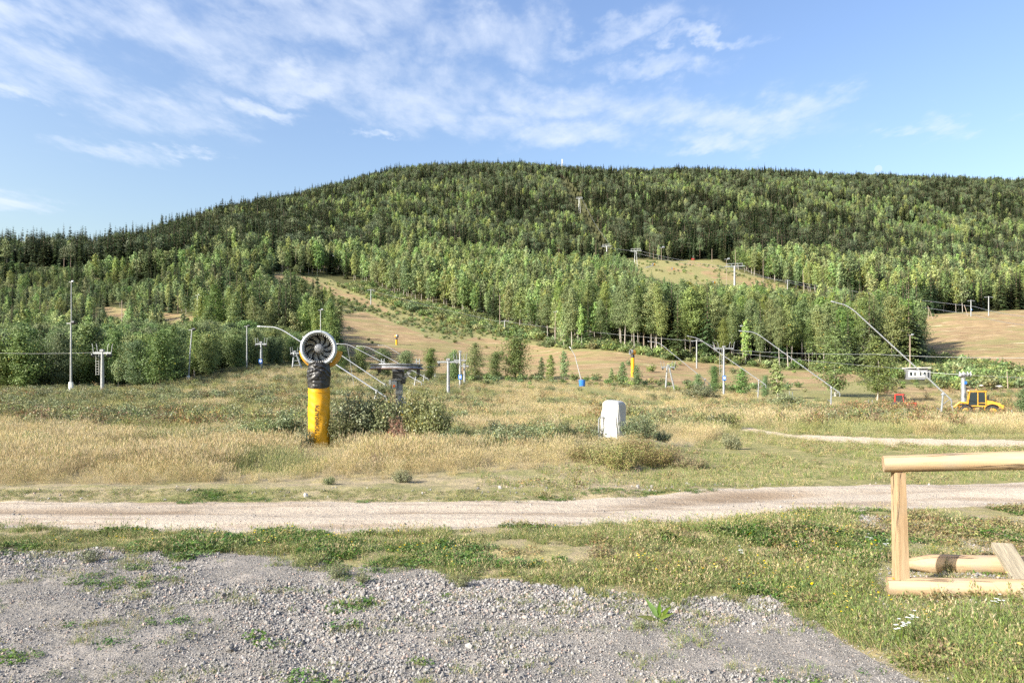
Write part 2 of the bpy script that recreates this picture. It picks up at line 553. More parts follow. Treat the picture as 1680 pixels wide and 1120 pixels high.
def simple(name, c, rough=0.6, metal=0.0, var=0.12, scale=6.0, bump=0.0, spec=0.5, dirt=None, dirtamt=0.0, stretch=(1, 1, 1)):
    m, k, out = newmat(name)
    b = k.n('ShaderNodeBsdfPrincipled')
    tcn = k.n('ShaderNodeTexCoord')
    vec = k.v('MULTIPLY', tcn.outputs['Object'], stretch)
    nz = k.noise(vec, scale, 5, 0.6)
    f = k.lin(nz, 0.3, 0.7, 1 - var, 1 + var)
    cc = k.mix(1.0, c, k.xyz(f, f, f), 'MULTIPLY')
    if dirt is not None:
        d = k.ss(k.noise(vec, scale * 0.6, 6, 0.7), 0.62 - dirtamt * 0.3, 0.72)
        cc = k.mix(k.m('MULTIPLY', d, 0.85), cc, dirt)
    k.put(b.inputs['Base Color'], cc)
    k.put(b.inputs['Roughness'], k.lin(nz, 0.3, 0.7, max(rough - 0.08, 0.05), min(rough + 0.08, 1)))
    b.inputs['Metallic'].default_value = metal
    b.inputs['Specular IOR Level'].default_value = spec
    if bump:
        bp = k.n('ShaderNodeBump')
        bp.inputs['Strength'].default_value = bump
        bp.inputs['Distance'].default_value = 0.02
        k.put(bp.inputs['Height'], k.noise(vec, scale * 3, 5, 0.6))
        k.put(b.inputs['Normal'], bp.outputs[0])
    k.t.links.new(b.outputs[0], out.inputs[0])
    return m


def foliage(name, c1, c2, c3=None, c3amt=0.0, trans=0.3, rough=0.55, vary=0.25, hue=0.03, spec=0.25):
    m, k, out = newmat(name)
    v = k.attr('v')
    oi = k.n('ShaderNodeObjectInfo')
    rnd = oi.outputs['Random']
    c = k.mix(v, c1, c2)
    if c3 is not None:
        c = k.mix(k.ss(k.m('FRACT', k.m('MULTIPLY', v, 37.7)), 1 - c3amt, 1 - c3amt + 0.01), c, c3)
    hs = k.n('ShaderNodeHueSaturation')
    k.put(hs.inputs['Color'], c)
    k.put(hs.inputs['Hue'], k.lin(rnd, 0, 1, 0.5 - hue, 0.5 + hue))
    r2 = k.m('FRACT', k.m('MULTIPLY', rnd, 13.37))
    k.put(hs.inputs['Value'], k.lin(r2, 0, 1, 1 - vary, 1 + vary))
    r3 = k.m('FRACT', k.m('MULTIPLY', rnd, 71.3))
    k.put(hs.inputs['Saturation'], k.lin(r3, 0, 1, 0.82, 1.12))
    b = k.n('ShaderNodeBsdfPrincipled')
    k.put(b.inputs['Base Color'], hs.outputs[0])
    b.inputs['Roughness'].default_value = rough
    b.inputs['Specular IOR Level'].default_value = spec
    if trans > 0:
        t = k.n('ShaderNodeBsdfTranslucent')
        k.put(t.inputs['Color'], hs.outputs[0])
        mx = k.n('ShaderNodeMixShader')
        mx.inputs[0].default_value = trans
        k.t.links.new(b.outputs[0], mx.inputs[1])
        k.t.links.new(t.outputs[0], mx.inputs[2])
        k.t.links.new(mx.outputs[0], out.inputs[0])
    else:
        k.t.links.new(b.outputs[0], out.inputs[0])
    return m


M_galv = simple('galvanised steel', (0.30, 0.315, 0.33), 0.45, 0.5, 0.18, 5, 0.05, dirt=(0.30, 0.29, 0.28), dirtamt=0.2)
M_pipe = simple('aluminium lance pipe', (0.50, 0.515, 0.54), 0.42, 0.5, 0.12, 3)
M_dark = simple('dark steel', (0.035, 0.037, 0.04), 0.5, 0.3, 0.3, 8, 0.1)
M_black = simple('black rubber', (0.012, 0.012, 0.013), 0.6, 0, 0.3, 9, 0.1)
M_rust = simple('rusty steel', (0.16, 0.085, 0.05), 0.75, 0.2, 0.4, 9, 0.3, dirt=(0.28, 0.27, 0.26), dirtamt=0.3)
M_grease = simple('greasy painted steel', (0.26, 0.27, 0.29), 0.5, 0.2, 0.3, 9, 0.2, dirt=(0.04, 0.04, 0.042), dirtamt=0.45)
M_fan = simple('grey fan shroud paint', (0.40, 0.43, 0.46), 0.4, 0.0, 0.10, 6, 0.03, dirt=(0.27, 0.27, 0.27), dirtamt=0.05)
M_yellow = simple('yellow vinyl', (0.62, 0.31, 0.007), 0.38, 0, 0.10, 3, 0.12, dirt=(0.40, 0.25, 0.05), dirtamt=0.3, stretch=(2, 2, .5))
M_yelpaint = simple('yellow machine paint', (0.47, 0.23, 0.016), 0.45, 0, 0.2, 5, 0.02, dirt=(0.20, 0.14, 0.07), dirtamt=0.45)
M_redpaint = simple('red machine paint', (0.42, 0.03, 0.022), 0.42, 0, 0.12, 5, 0.02, dirt=(0.2, 0.08, 0.05), dirtamt=0.1)
M_sleeve = simple('black tarpaulin', (0.018, 0.018, 0.02), 0.42, 0, 0.3, 6, 0.25)
M_letter = simple('black print', (0.015, 0.013, 0.01), 0.5, 0, 0.1, 20)
M_tarp = simple('off white tarpaulin', (0.36, 0.36, 0.352), 0.55, 0, 0.06, 3, 0.25, dirt=(0.52, 0.50, 0.45), dirtamt=0.06)
M_white = simple('white paint', (0.74, 0.74, 0.73), 0.5, 0, 0.06, 4, dirt=(0.5, 0.48, 0.44), dirtamt=0.1)
M_blue = simple('blue plastic', (0.03, 0.16, 0.55), 0.4, 0, 0.12, 4)
M_orange = simple('orange button plastic', (0.85, 0.16, 0.02), 0.4, 0, 0.05, 4)
M_greywall = simple('grey stained boards', (0.16, 0.165, 0.18), 0.75, 0, 0.25, 4, 0.2, stretch=(6, 6, 0.6))
M_roof = simple('pale roofing felt', (0.46, 0.45, 0.44), 0.8, 0, 0.15, 4, 0.2)
M_polewood = simple('weathered pole wood', (0.27, 0.215, 0.17), 0.8, 0, 0.25, 3, 0.3, stretch=(8, 8, 0.7))
M_bark = simple('birch bark', (0.36, 0.325, 0.29), 0.8, 0, 0.25, 2.0, 0.3, dirt=(0.06, 0.05, 0.045), dirtamt=0.35, stretch=(2, 2, 1))
M_sbark = simple('spruce bark', (0.17, 0.125, 0.095), 0.9, 0, 0.35, 4, 0.5)
M_stem = simple('shrub stem bark', (0.14, 0.10, 0.065), 0.85, 0, 0.3, 6, 0.3)

mg, kg, og = newmat('dark window glass')
bgl = kg.n('ShaderNodeBsdfPrincipled')
bgl.inputs['Base Color'].default_value = (0.02, 0.028, 0.032, 1)
bgl.inputs['Roughness'].default_value = 0.12
bgl.inputs['Specular IOR Level'].default_value = 0.18
kg.t.links.new(bgl.outputs[0], og.inputs[0])
M_glass = mg

# logs: peeled spruce with grain, knots and drying cracks
mw, kw, ow = newmat('peeled spruce log')
tcw = kw.n('ShaderNodeTexCoord')
vw = tcw.outputs['Object']
warpw = kw.v('ADD', vw, kw.v('MULTIPLY', kw.v('SUBTRACT', kw.n('ShaderNodeTexNoise').outputs['Color'], (.5, .5, .5)), (0.0, 0.05, 0.05)))
grain = kw.noise(kw.v('MULTIPLY', warpw, (1.6, 26, 26)), 1.3, 6, 0.65, 0.6)
broad = kw.noise(kw.v('MULTIPLY', vw, (1.0, 5, 5)), 1.4, 4, 0.6)
vor = kw.n('ShaderNodeTexVoronoi')
kw.put(vor.inputs['Vector'], kw.v('MULTIPLY', vw, (2.6, 7, 7)))
vor.inputs['Scale'].default_value = 1.0
knot = kw.m('SUBTRACT', 1.0, kw.ss(vor.outputs['Distance'], 0.05, 0.16))
knot = kw.m('MULTIPLY', knot, kw.ss(kw.sep(vor.outputs['Color'])[0], 0.45, 0.5))
cwd = kw.mix(kw.lin(grain, 0.3, 0.7), (0.25, 0.16, 0.085), (0.40, 0.285, 0.17))
cwd = kw.mix(kw.m('MULTIPLY', kw.ss(broad, 0.45, 0.75), 0.55), cwd, (0.43, 0.335, 0.22))
cwd = kw.mix(kw.m('MULTIPLY', kw.ss(kw.noise(vw, 3.2, 5, 0.7), 0.52, 0.72), 0.55), cwd, (0.27, 0.225, 0.175))
cwd = kw.mix(kw.m('MULTIPLY', knot, 0.75), cwd, (0.20, 0.10, 0.045))
crack = kw.m('SUBTRACT', 1.0, kw.ss(kw.m('ABSOLUTE', kw.m('SUBTRACT', kw.noise(kw.v('MULTIPLY', vw, (0.5, 7, 7)), 1.0, 4, 0.5), 0.5)), 0.0, 0.014))
cwd = kw.mix(kw.m('MULTIPLY', crack, 0.8), cwd, (0.06, 0.04, 0.025))
bw = kw.n('ShaderNodeBsdfPrincipled')
kw.put(bw.inputs['Base Color'], cwd)
bw.inputs['Roughness'].default_value = 0.68
bpw = kw.n('ShaderNodeBump')
bpw.inputs['Strength'].default_value = 0.5
bpw.inputs['Distance'].default_value = 0.006
kw.put(bpw.inputs['Height'], kw.m('SUBTRACT', grain, kw.m('MULTIPLY', crack, 1.5)))
kw.put(bw.inputs['Normal'], bpw.outputs[0])
kw.t.links.new(bw.outputs[0], ow.inputs[0])
M_log = mw
M_plank = simple('weathered grey plank', (0.25, 0.215, 0.155), 0.8, 0, 0.35, 3.5, 0.4, stretch=(14, 1, 14))

# foliage
M_birch = foliage('birch leaves', (0.108, 0.162, 0.048), (0.235, 0.295, 0.10), (0.40, 0.32, 0.06), 0.02, 0.30)
M_birch_far = foliage('far birch leaves', (0.142, 0.20, 0.064), (0.30, 0.365, 0.14), (0.38, 0.32, 0.09), 0.03, 0.28, vary=0.42, hue=0.035)
M_alder = foliage('alder leaves', (0.082, 0.13, 0.042), (0.185, 0.24, 0.088), (0.30, 0.28, 0.07), 0.02, 0.28)
M_young = foliage('young birch leaves', (0.14, 0.21, 0.072), (0.26, 0.345, 0.135), None, 0, 0.32, vary=0.2)
M_willow = foliage('willow leaves', (0.09, 0.12, 0.045), (0.24, 0.265, 0.13), (0.30, 0.26, 0.05), 0.02, 0.2, rough=0.45, spec=0.4)
M_spruce = foliage('spruce needles', (0.028, 0.050, 0.022), (0.092, 0.125, 0.052), None, 0, 0.12, vary=0.38, hue=0.03)
M_pine = foliage('pine needles', (0.07, 0.10, 0.05), (0.15, 0.185, 0.09), None, 0, 0.12, vary=0.3)
M_dead = foliage('dead spruce twigs', (0.16, 0.115, 0.085), (0.26, 0.20, 0.155), None, 0, 0.1, vary=0.2)
M_straw = foliage('dry grass', (0.355, 0.28, 0.145), (0.51, 0.415, 0.235), (0.22, 0.23, 0.09), 0.22, 0.3, vary=0.18, hue=0.012)
M_strawgreen = foliage('half dry grass', (0.21, 0.215, 0.085), (0.38, 0.35, 0.155), (0.13, 0.175, 0.055), 0.3, 0.3, vary=0.2, hue=0.02)
M_grass = foliage('green grass', (0.085, 0.135, 0.03), (0.20, 0.255, 0.075), (0.40, 0.33, 0.17), 0.24, 0.3, vary=0.22, hue=0.025)
M_clover = foliage('clover leaves', (0.06, 0.125, 0.022), (0.13, 0.21, 0.05), None, 0, 0.3, vary=0.2)
M_weed = foliage('weed leaves', (0.13, 0.15, 0.055), (0.26, 0.275, 0.115), (0.38, 0.31, 0.13), 0.10, 0.25, vary=0.2)
M_drybrown = foliage('dry brown herb', (0.17, 0.12, 0.06), (0.34, 0.27, 0.13), (0.20, 0.22, 0.07), 0.35, 0.2, vary=0.2)
M_fireweed = foliage('autumn fireweed', (0.26, 0.17, 0.095), (0.42, 0.32, 0.215), (0.32, 0.10, 0.04), 0.08, 0.25)
M_redherb = foliage('red autumn herb', (0.23, 0.12, 0.065), (0.34, 0.25, 0.12), (0.15, 0.17, 0.055), 0.4, 0.2)
M_flower = foliage('yellow petals', (0.75, 0.48, 0.02), (0.80, 0.58, 0.05), None, 0, 0.2, vary=0.1, hue=0.01)
M_yarrow = foliage('white petals', (0.68, 0.68, 0.62), (0.8, 0.8, 0.77), None, 0, 0.2, vary=0.08, hue=0.01)
M_dock = foliage('dock leaves', (0.13, 0.19, 0.035), (0.22, 0.28, 0.07), None, 0, 0.35, vary=0.1)

# stones
ms, ks, os_ = newmat('crushed stone')
oi = ks.n('ShaderNodeObjectInfo')
r_ = oi.outputs['Random']
cst = ks.mix(ks.lin(r_, 0, 1), (0.125, 0.118, 0.112), (0.31, 0.296, 0.282))
cst = ks.mix(ks.ss(ks.m('FRACT', ks.m('MULTIPLY', r_, 17.3)), 0.9, 0.92), cst, (0.34, 0.26, 0.22))
nzs = ks.noise(ks.n('ShaderNodeTexCoord').outputs['Object'], 2.5, 4)
cst = ks.mix(1.0, cst, ks.xyz(*[ks.lin(nzs, 0.3, 0.7, 0.75, 1.2)] * 3), 'MULTIPLY')
bs = ks.n('ShaderNodeBsdfPrincipled')
ks.put(bs.inputs['Base Color'], cst)
bs.inputs['Roughness'].default_value = 0.85
ks.t.links.new(bs.outputs[0], os_.inputs[0])
M_stone = ms

# the ground: soil, stubble and litter, with masks of what lies where stored on the mesh
mgd, k, ogd = newmat('ground surface')
geo = k.n('ShaderNodeNewGeometry')
P = geo.outputs['Position']
mr, mgv, mt, mrun, mgr, mfo, mrut = [k.attr(a) for a in ('m_road', 'm_gravel', 'm_track', 'm_run', 'm_green', 'm_forest', 'm_rut')]
n1 = k.noise(P, 0.35, 6, 0.6)
n2 = k.noise(P, 2.2, 6, 0.62)
n3 = k.noise(P, 14.0, 5, 0.65)
n4 = k.noise(P, 70.0, 4, 0.6)
streak = k.noise(k.v('MULTIPLY', P, (0.35, 2.2, 2.2)), 1.2, 5, 0.6)
soil = k.mix(k.lin(n2, 0.3, 0.7), (0.23, 0.19, 0.12), (0.37, 0.30, 0.19))
soil = k.mix(k.ss(n1, 0.45, 0.62), soil, (0.21, 0.20, 0.085))
soil = k.mix(k.m('MULTIPLY', k.ss(n3, 0.5, 0.68), 0.5), soil, (0.15, 0.165, 0.05))
green = k.mix(k.lin(n3, 0.3, 0.7), (0.13, 0.135, 0.048), (0.25, 0.23, 0.10))
green = k.mix(k.ss(n2, 0.5, 0.66), green, (0.33, 0.27, 0.14))
# mown runs: straw with rust brown and bare earth streaks
rn1 = k.noise(k.v('MULTIPLY', P, (0.05, 0.11, 0.11)), 1.0, 7, 0.66, 0.4)
rn2 = k.noise(k.v('MULTIPLY', P, (0.22, 0.6, 0.6)), 1.0, 6, 0.7, 0.3)
run = k.mix(k.lin(rn2, 0.32, 0.68), (0.175, 0.115, 0.06), (0.36, 0.265, 0.145))
run = k.mix(k.m('MULTIPLY', k.ss(rn1, 0.46, 0.60), 0.72), run, (0.20, 0.195, 0.075))
run = k.mix(k.m('MULTIPLY', k.ss(k.noise(k.v('MULTIPLY', P, (0.06, 0.3, 0.3)), 1.3, 6, 0.7), 0.60, 0.68), 0.8), run, (0.60, 0.47, 0.32))
run = k.mix(k.m('MULTIPLY', k.ss(k.noise(k.v('MULTIPLY', P, (0.08, 0.4, 0.4)), 1.7, 6, 0.7), 0.53, 0.66), 0.75), run, (0.15, 0.085, 0.05))
forest = k.mix(k.lin(n2, 0.3, 0.7), (0.045, 0.05, 0.02), (0.13, 0.125, 0.05))
road = k.mix(k.lin(n3, 0.3, 0.7), (0.34, 0.29, 0.23), (0.46, 0.395, 0.32))
road = k.mix(k.m('MULTIPLY', k.ss(streak, 0.48, 0.66), 0.75), road, (0.25, 0.19, 0.135))
road = k.mix(k.m('MULTIPLY', k.ss(n4, 0.62, 0.76), 0.2), road, (0.30, 0.27, 0.235))
road = k.mix(k.m('MULTIPLY', mrut, k.lin(streak, 0.3, 0.6, 0.35, 0.95)), road, (0.20, 0.15, 0.105))
grav = k.mix(k.lin(n4, 0.35, 0.65), (0.115, 0.105, 0.092), (0.285, 0.262, 0.235))  # brownish fines, colour darkened to stand in for shade between the stones
grav = k.mix(k.m('MULTIPLY', k.ss(n2, 0.46, 0.68), 0.55), grav, (0.37, 0.33, 0.29))
track = k.mix(k.lin(n3, 0.3, 0.7), (0.40, 0.32, 0.23), (0.54, 0.45, 0.345))


def edge(mask, nz, wd=0.5):
    return k.ss(k.m('ADD', mask, k.m('MULTIPLY', k.m('SUBTRACT', nz, 0.5), wd)), 0.42, 0.58)


c = soil
c = k.mix(edge(mgr, n2, 0.9), c, green)
c = k.mix(edge(mrun, rn2, 0.7), c, run)
c = k.mix(edge(mfo, n2, 0.6), c, forest)
c = k.mix(edge(mt, n2, 0.9), c, track)
c = k.mix(edge(mgv, n2, 0.7), c, grav)
c = k.mix(edge(mr, n2, 0.5), c, road)
bgd = k.n('ShaderNodeBsdfPrincipled')
k.put(bgd.inputs['Base Color'], c)
bgd.inputs['Roughness'].default_value = 0.92
bgd.inputs['Specular IOR Level'].default_value = 0.15
bpg = k.n('ShaderNodeBump')
bpg.inputs['Strength'].default_value = 0.9
bpg.inputs['Distance'].default_value = 0.03
k.put(bpg.inputs['Height'], k.m('ADD', k.m('ADD', k.m('MULTIPLY', n4, 0.45), k.m('MULTIPLY', n3, 0.8)), k.m('MULTIPLY', rn2, 3.0)))
k.put(bgd.inputs['Normal'], bpg.outputs[0])
k.t.links.new(bgd.outputs[0], ogd.inputs[0])
M_ground = mgd

# ------------------------------------------------------------------ ground sheet, cut into road, gravel, track and hillside
ug = np.unique(np.concatenate([np.arange(-1640, -160, 24), np.arange(-160, 1841, 4.0), np.arange(1852, 3320, 24)]))
un_ = (ug - CX)
yg = np.unique(np.concatenate([np.arange(-45, 3, 2.0), np.arange(3, 13.5, 0.075), np.arange(13.5, 40, 0.45), np.geomspace(40, 1490, 250)]))
UU, YY = np.meshgrid(un_, yg, indexing='ij')
# lines fan out with distance; near the camera they run parallel
SS = np.where(YY > 12, YY, 12.0)
XX = UU / F * SS
# keep the near sheet wide enough
XX = np.where(np.abs(UU) > 1000, np.sign(UU) * np.maximum(np.abs(XX), (np.abs(UU) - 1000) / 24 * 1.6 + 1000 / F * SS), XX)
ZZ = hz(XX, YY)
ys_ = np.maximum(YY, 1.5)
PU = CX + F * XX / ys_
PV = HY - F * (ZZ - CH) / ys_
PV0 = HY + F * CH / ys_                       # row on the level plane (near field)
near = YY < 34
soft = (fbm(XX * 0.9, YY * 0.9, 3, 31) - 0.5) * 12


def rowsoft(v, lim, wd):
    return np.clip(0.5 + (v - lim) / wd, 0, 1)


m_road = np.where(near & (YY > 4), rowsoft(PV0, road_far(PU), 5) * (1 - rowsoft(PV0, road_near(PU), 6)), 0)
gl = np.interp(PU, GRAVEL_U, GRAVEL_V) + soft * 1.2
m_gravel = np.where(YY < 9, rowsoft(PV0, gl, 10), 0)
m_gravel = np.where((YY < 3.4), np.where(XX < 2.6, 1.0, 0.0), m_gravel)
PVs, PUs = PV + soft * 0.15, PU + soft * 0.6
m_track = inpoly(PUs, PV0 + soft * 0.25, TRACK_PALE) * 1.0 * near
bare = inpoly(PUs, PVs, BARE_A) | inpoly(PUs, PVs, BARE_B)
run_ = inpoly(PU, PV, RUN_BARE) | inpoly(PU, PV, FIELD_RIGHT) | inpoly(PUs, PVs, RUN_STREAK) | bare | (inpoly(PU, PV, UPPER_CLEAR) & (fbm(XX / 14, YY / 14, 3, 19) > 0.55))
run_ |= (PU > 1440) & (PV > 632) & (YY > 60)
m_run = run_ * (YY > 58) * 1.0
ft = field_top(PU)
infield = (PV > ft) & (YY < 140)
m_forest = np.where((YY > 60) & ~((YY < 115) & (PU > 545)) & ~infield & ~run_ & ~inpoly(PU, PV, RUN_LEFT) & ~inpoly(PU, PV, UPPER_CLEAR), 1.0, 0)
m_green = np.where(infield | near, 0.45, 0.75)
m_green = np.where(inpoly(PUs, PVs, TRACK_GREEN) & (YY > 25), 1.0, m_green)
m_green = np.where(near & (PV0 > road_near(PU)), 0.5, m_green)
m_green = np.where(near & (PV0 < road_far(PU)) & (PV0 > np.interp(PU, STRAW_U, STRAW_V)), 0.35 + 0.25 * (PU > 1050), m_green)

tt = (PV0 - road_far(PU)) / np.maximum(road_near(PU) - road_far(PU), 1)
m_rut = np.exp(-((tt - 0.30 - (fbm(XX * .5, YY * 0, 2, 33) - .5) * .25) / 0.13) ** 2) * (0.25 + 0.9 * sstep(fbm(XX * .35, YY * 0 + 2, 3, 35), .40, .62)) * m_road
m_rut = np.clip(m_rut, 0, 1)


def blur(a, n_):
    for _ in range(n_):
        p = np.pad(a, 1, mode='edge')
        a = (p[:-2, 1:-1] + p[2:, 1:-1] + 2 * p[1:-1, 1:-1] + p[1:-1, :-2] + p[1:-1, 2:]) / 6
    return a


m_track, m_run, m_forest, m_green = blur(m_track * 1.0, 9), blur(m_run, 2), blur(m_forest, 2), blur(m_green, 2)
nu, ny = UU.shape
idx = np.arange(nu * ny).reshape(nu, ny)
Qd = np.stack([idx[:-1, :-1], idx[1:, :-1], idx[1:, 1:], idx[:-1, 1:]], -1).reshape(-1, 4)


def fm(a): return ((a[:-1, :-1] + a[1:, :-1] + a[1:, 1:] + a[:-1, 1:]) / 4).ravel()


f_road, f_grav, f_track, f_y = fm(m_road) > 0.5, fm(m_gravel) > 0.5, fm(m_track) > 0.5, fm(YY)
sel_road = f_road
sel_grav = f_grav & ~f_road
sel_track = f_track & ~f_road & ~f_grav
sel_hill = (f_y > 140) & ~sel_road & ~sel_grav & ~sel_track
sel_gnd = ~(sel_road | sel_grav | sel_track | sel_hill)
AV = np.stack([XX.ravel(), YY.ravel(), ZZ.ravel()], -1)
AT = dict(m_road=m_road.ravel(), m_gravel=m_gravel.ravel(), m_track=m_track.ravel(), m_run=m_run.ravel(), m_green=m_green.ravel(), m_forest=m_forest.ravel(), m_rut=m_rut.ravel())
for nm, sel, lab, cat in (('ground', sel_gnd, 'dry grassy ground between the gravel and the wooded slope', 'ground'),
                          ('dirt_road', sel_road, 'pale dirt road crossing the picture in front of the dry grass', 'road'),
                          ('gravel_lot', sel_grav, 'grey gravel surface in the foreground', 'gravel'),
                          ('dirt_track', sel_track, 'bare sandy track branching off through the grass', 'path'),
                          ('hillside', sel_hill, 'hillside with mown ski runs under the forest', 'hill')):
    qs = Qd[sel]
    used, inv = np.unique(qs, return_inverse=True)
    me = np_mesh(nm, AV[used], inv.reshape(-1, 4), None, {a: b[used] for a, b in AT.items()}, M_ground, True)
    tag(link(nm, me), lab, cat, kind='structure')

# ------------------------------------------------------------------ plant meshes


def unit(a): return a / np.maximum(np.linalg.norm(a, axis=-1, keepdims=True), 1e-9)


def leaves(C, N, ln, wd, g, rnd=0.9):
    """one rhombic leaf (or spray) at each point C with rough facing N"""
    n = len(C)
    N = unit(np.asarray(N) + g.normal(0, rnd, (n, 3)))
    a = unit(np.cross(N, g.normal(0, 1, (n, 3))))
    b = np.cross(N, a)
    L = (ln * g.uniform(0.65, 1.35, n))[:, None]
    Wd = (wd * g.uniform(0.65, 1.35, n))[:, None]
    V = np.stack([C - a * L / 2, C + b * Wd / 2 + N * Wd * .12, C + a * L / 2, C - b * Wd / 2 + N * Wd * .12], 1).reshape(-1, 3)
    Q = np.arange(4 * n).reshape(n, 4)
    return V, Q, np.repeat(g.uniform(0, 1, n), 4)


def make_birch(seed, H, crown0, Rad, nbr, per, ln, wd, mat, barkmat, trunk_r=None, weep=0.3, shape=0.75, lean=0.04, rag=0.0, upr=(0.35, 0.95)):
    g = np.random.default_rng(seed)
    tr = trunk_r or H * 0.0105
    ax, ay = g.normal(0, lean, 2) * H
    def spine(t): return np.array([ax * t * t + 0.012 * H * math.sin(5 * t + seed), ay * t * t + 0.012 * H * math.cos(4 * t + seed), H * t])
    mb = MB()
    ts = np.linspace(0, 0.985, 9)
    mb.path([spine(t) for t in ts], [tr * (1.15 if t == 0 else 1) * (1 - 0.93 * t) + 0.006 for t in ts], 6)
    Cs, Ns = [], []
    for i in range(nbr):
        t = crown0 + (0.985 - crown0) * ((i + g.uniform(0, 1)) / nbr)
        s_ = (t - crown0) / (1 - crown0)
        prof = (math.sin(PI * min(1, s_ * 0.86 + 0.14)) ** shape) * (1 - 0.35 * s_)
        L = Rad * max(prof, 0.10) * g.uniform(0.65 - rag, 1.25 + rag)
        az = i * 2.399 + g.uniform(-0.5, 0.5)
        up = g.uniform(*upr)
        d = np.array([math.cos(az), math.sin(az), up])
        d /= np.linalg.norm(d)
        p0 = spine(t - 0.02)
        p1 = p0 + d * L * 0.6
        p2 = p0 + d * L + np.array([0, 0, -weep * L * 0.55])
        mb.path([p0, p1, p2], [max(0.012, tr * 0.28 * (1 - s_)), max(0.008, tr * 0.14 * (1 - s_)), 0.005], 3, False)
        n = max(6, int(per * g.uniform(0.6, 1.4) * (0.45 + 0.75 * prof)))
        s2 = g.uniform(0.25, 1.05, n) ** 0.8
        base = np.where(s2[:, None] < 0.6, p0 + (p1 - p0) * (s2[:, None] / 0.6), p1 + (p2 - p1) * ((s2[:, None] - 0.6) / 0.4))
        sp = 0.15 * L + 0.065 * Rad
        off = g.normal(0, 1, (n, 3)) * np.array([sp, sp, sp * 0.62])
        pts = base + off
        pts[:, 2] -= weep * np.abs(g.normal(0, 1, n)) * 0.16 * Rad
        Cs.append(pts)
        nn = off * 1.0 / sp + np.array([math.cos(az) * 0.8, math.sin(az) * 0.8, 0.75])
        Ns.append(unit(nn))
    C = np.concatenate(Cs); N = np.concatenate(Ns)
    V, Q, v = leaves(C, N, ln, wd, g, 0.55)
    crown = np_mesh('crown', V, Q, None, {'v': v}, mat)
    tm = bpy.data.meshes.new('trunk')
    tm.from_pydata(mb.v, [], mb.f)
    tm.materials.append(barkmat)
    return tm, crown, H


def make_spruce(seed, H, Rad, nwh, nbr, nside, mat, z0=0.06, ragged=0.25, ln=None):
    g = np.random.default_rng(seed)
    mb = MB()
    tr = H * 0.011
    mb.path([(0, 0, 0), (0, 0, H * 0.5), (0, 0, H * 0.99)], [tr * 1.2, tr * 0.7, 0.01], 5)
    V, Q, v = [], [], []
    k = 0
    for i in range(nwh):
        t = z0 + (0.985 - z0) * (i / (nwh - 1)) ** 0.92
        r = Rad * (1 - t) ** 0.82 * g.uniform(1 - ragged, 1 + ragged * 0.6) + (0.09 if nside == 1 else 0.04) * Rad
        nb = max(3, int(nbr * (0.55 + 0.45 * (1 - t)) + 0.5))
        a0 = g.uniform(0, 6.28)
        for j in range(nb):
            az = a0 + 2 * PI * j / nb + g.uniform(-0.3, 0.3)
            L = r * g.uniform(0.7, 1.2)
            z = H * t + g.uniform(-0.5, 0.5) * H / nwh
            droop = g.uniform(0.25, 0.6)
            e = np.array([math.cos(az), math.sin(az), 0.0]); sd = np.array([-e[1], e[0], 0])
            P0 = np.array([0, 0, z]); P1 = P0 + e * L + np.array([0, 0, -droop * L])
            bv = g.uniform(0, 1)
            for m_ in range(nside):
                if nside == 1:
                    A, B = P0 + (P1 - P0) * 0.05, P1
                    wdt = 0.32 * L + 0.02 * H
                    mid = A + (B - A) * 0.55
                    quad = [A, mid + sd * wdt + np.array([0, 0, -0.10 * L]), B, mid - sd * wdt + np.array([0, 0, -0.10 * L])]
                else:
                    f_ = 0.12 + 0.86 * m_ / (nside - 1)
                    A = P0 + (P1 - P0) * f_
                    s_ = 1 if m_ % 2 else -1
                    ll = L * (0.30 + 0.30 * (1 - f_))
                    dr = e * 0.75 + sd * s_ * g.uniform(0.3, 1.0) + np.array([0, 0, -g.uniform(0.2, 0.75)])
                    dr /= np.linalg.norm(dr)
                    wd_ = np.cross(dr, np.array([0, 0, 1.0])); wd_ /= np.linalg.norm(wd_) + 1e-6
                    B = A + dr * ll
                    mid = A + dr * ll * 0.45
                    wdt = ll * 0.24
                    quad = [A - e * 0.04, mid + wd_ * wdt, B, mid - wd_ * wdt]
                V += quad
                Q.append((k, k + 1, k + 2, k + 3)); k += 4
                v += [min(1, max(0, bv * 0.6 + g.uniform(0, 0.4)))] * 4
    crown = np_mesh('crown', np.array(V), np.array(Q), None, {'v': np.array(v)}, mat)
    tm = bpy.data.meshes.new('trunk')
    tm.from_pydata(mb.v, [], mb.f)
    tm.materials.append(M_sbark)
    return tm, crown, H


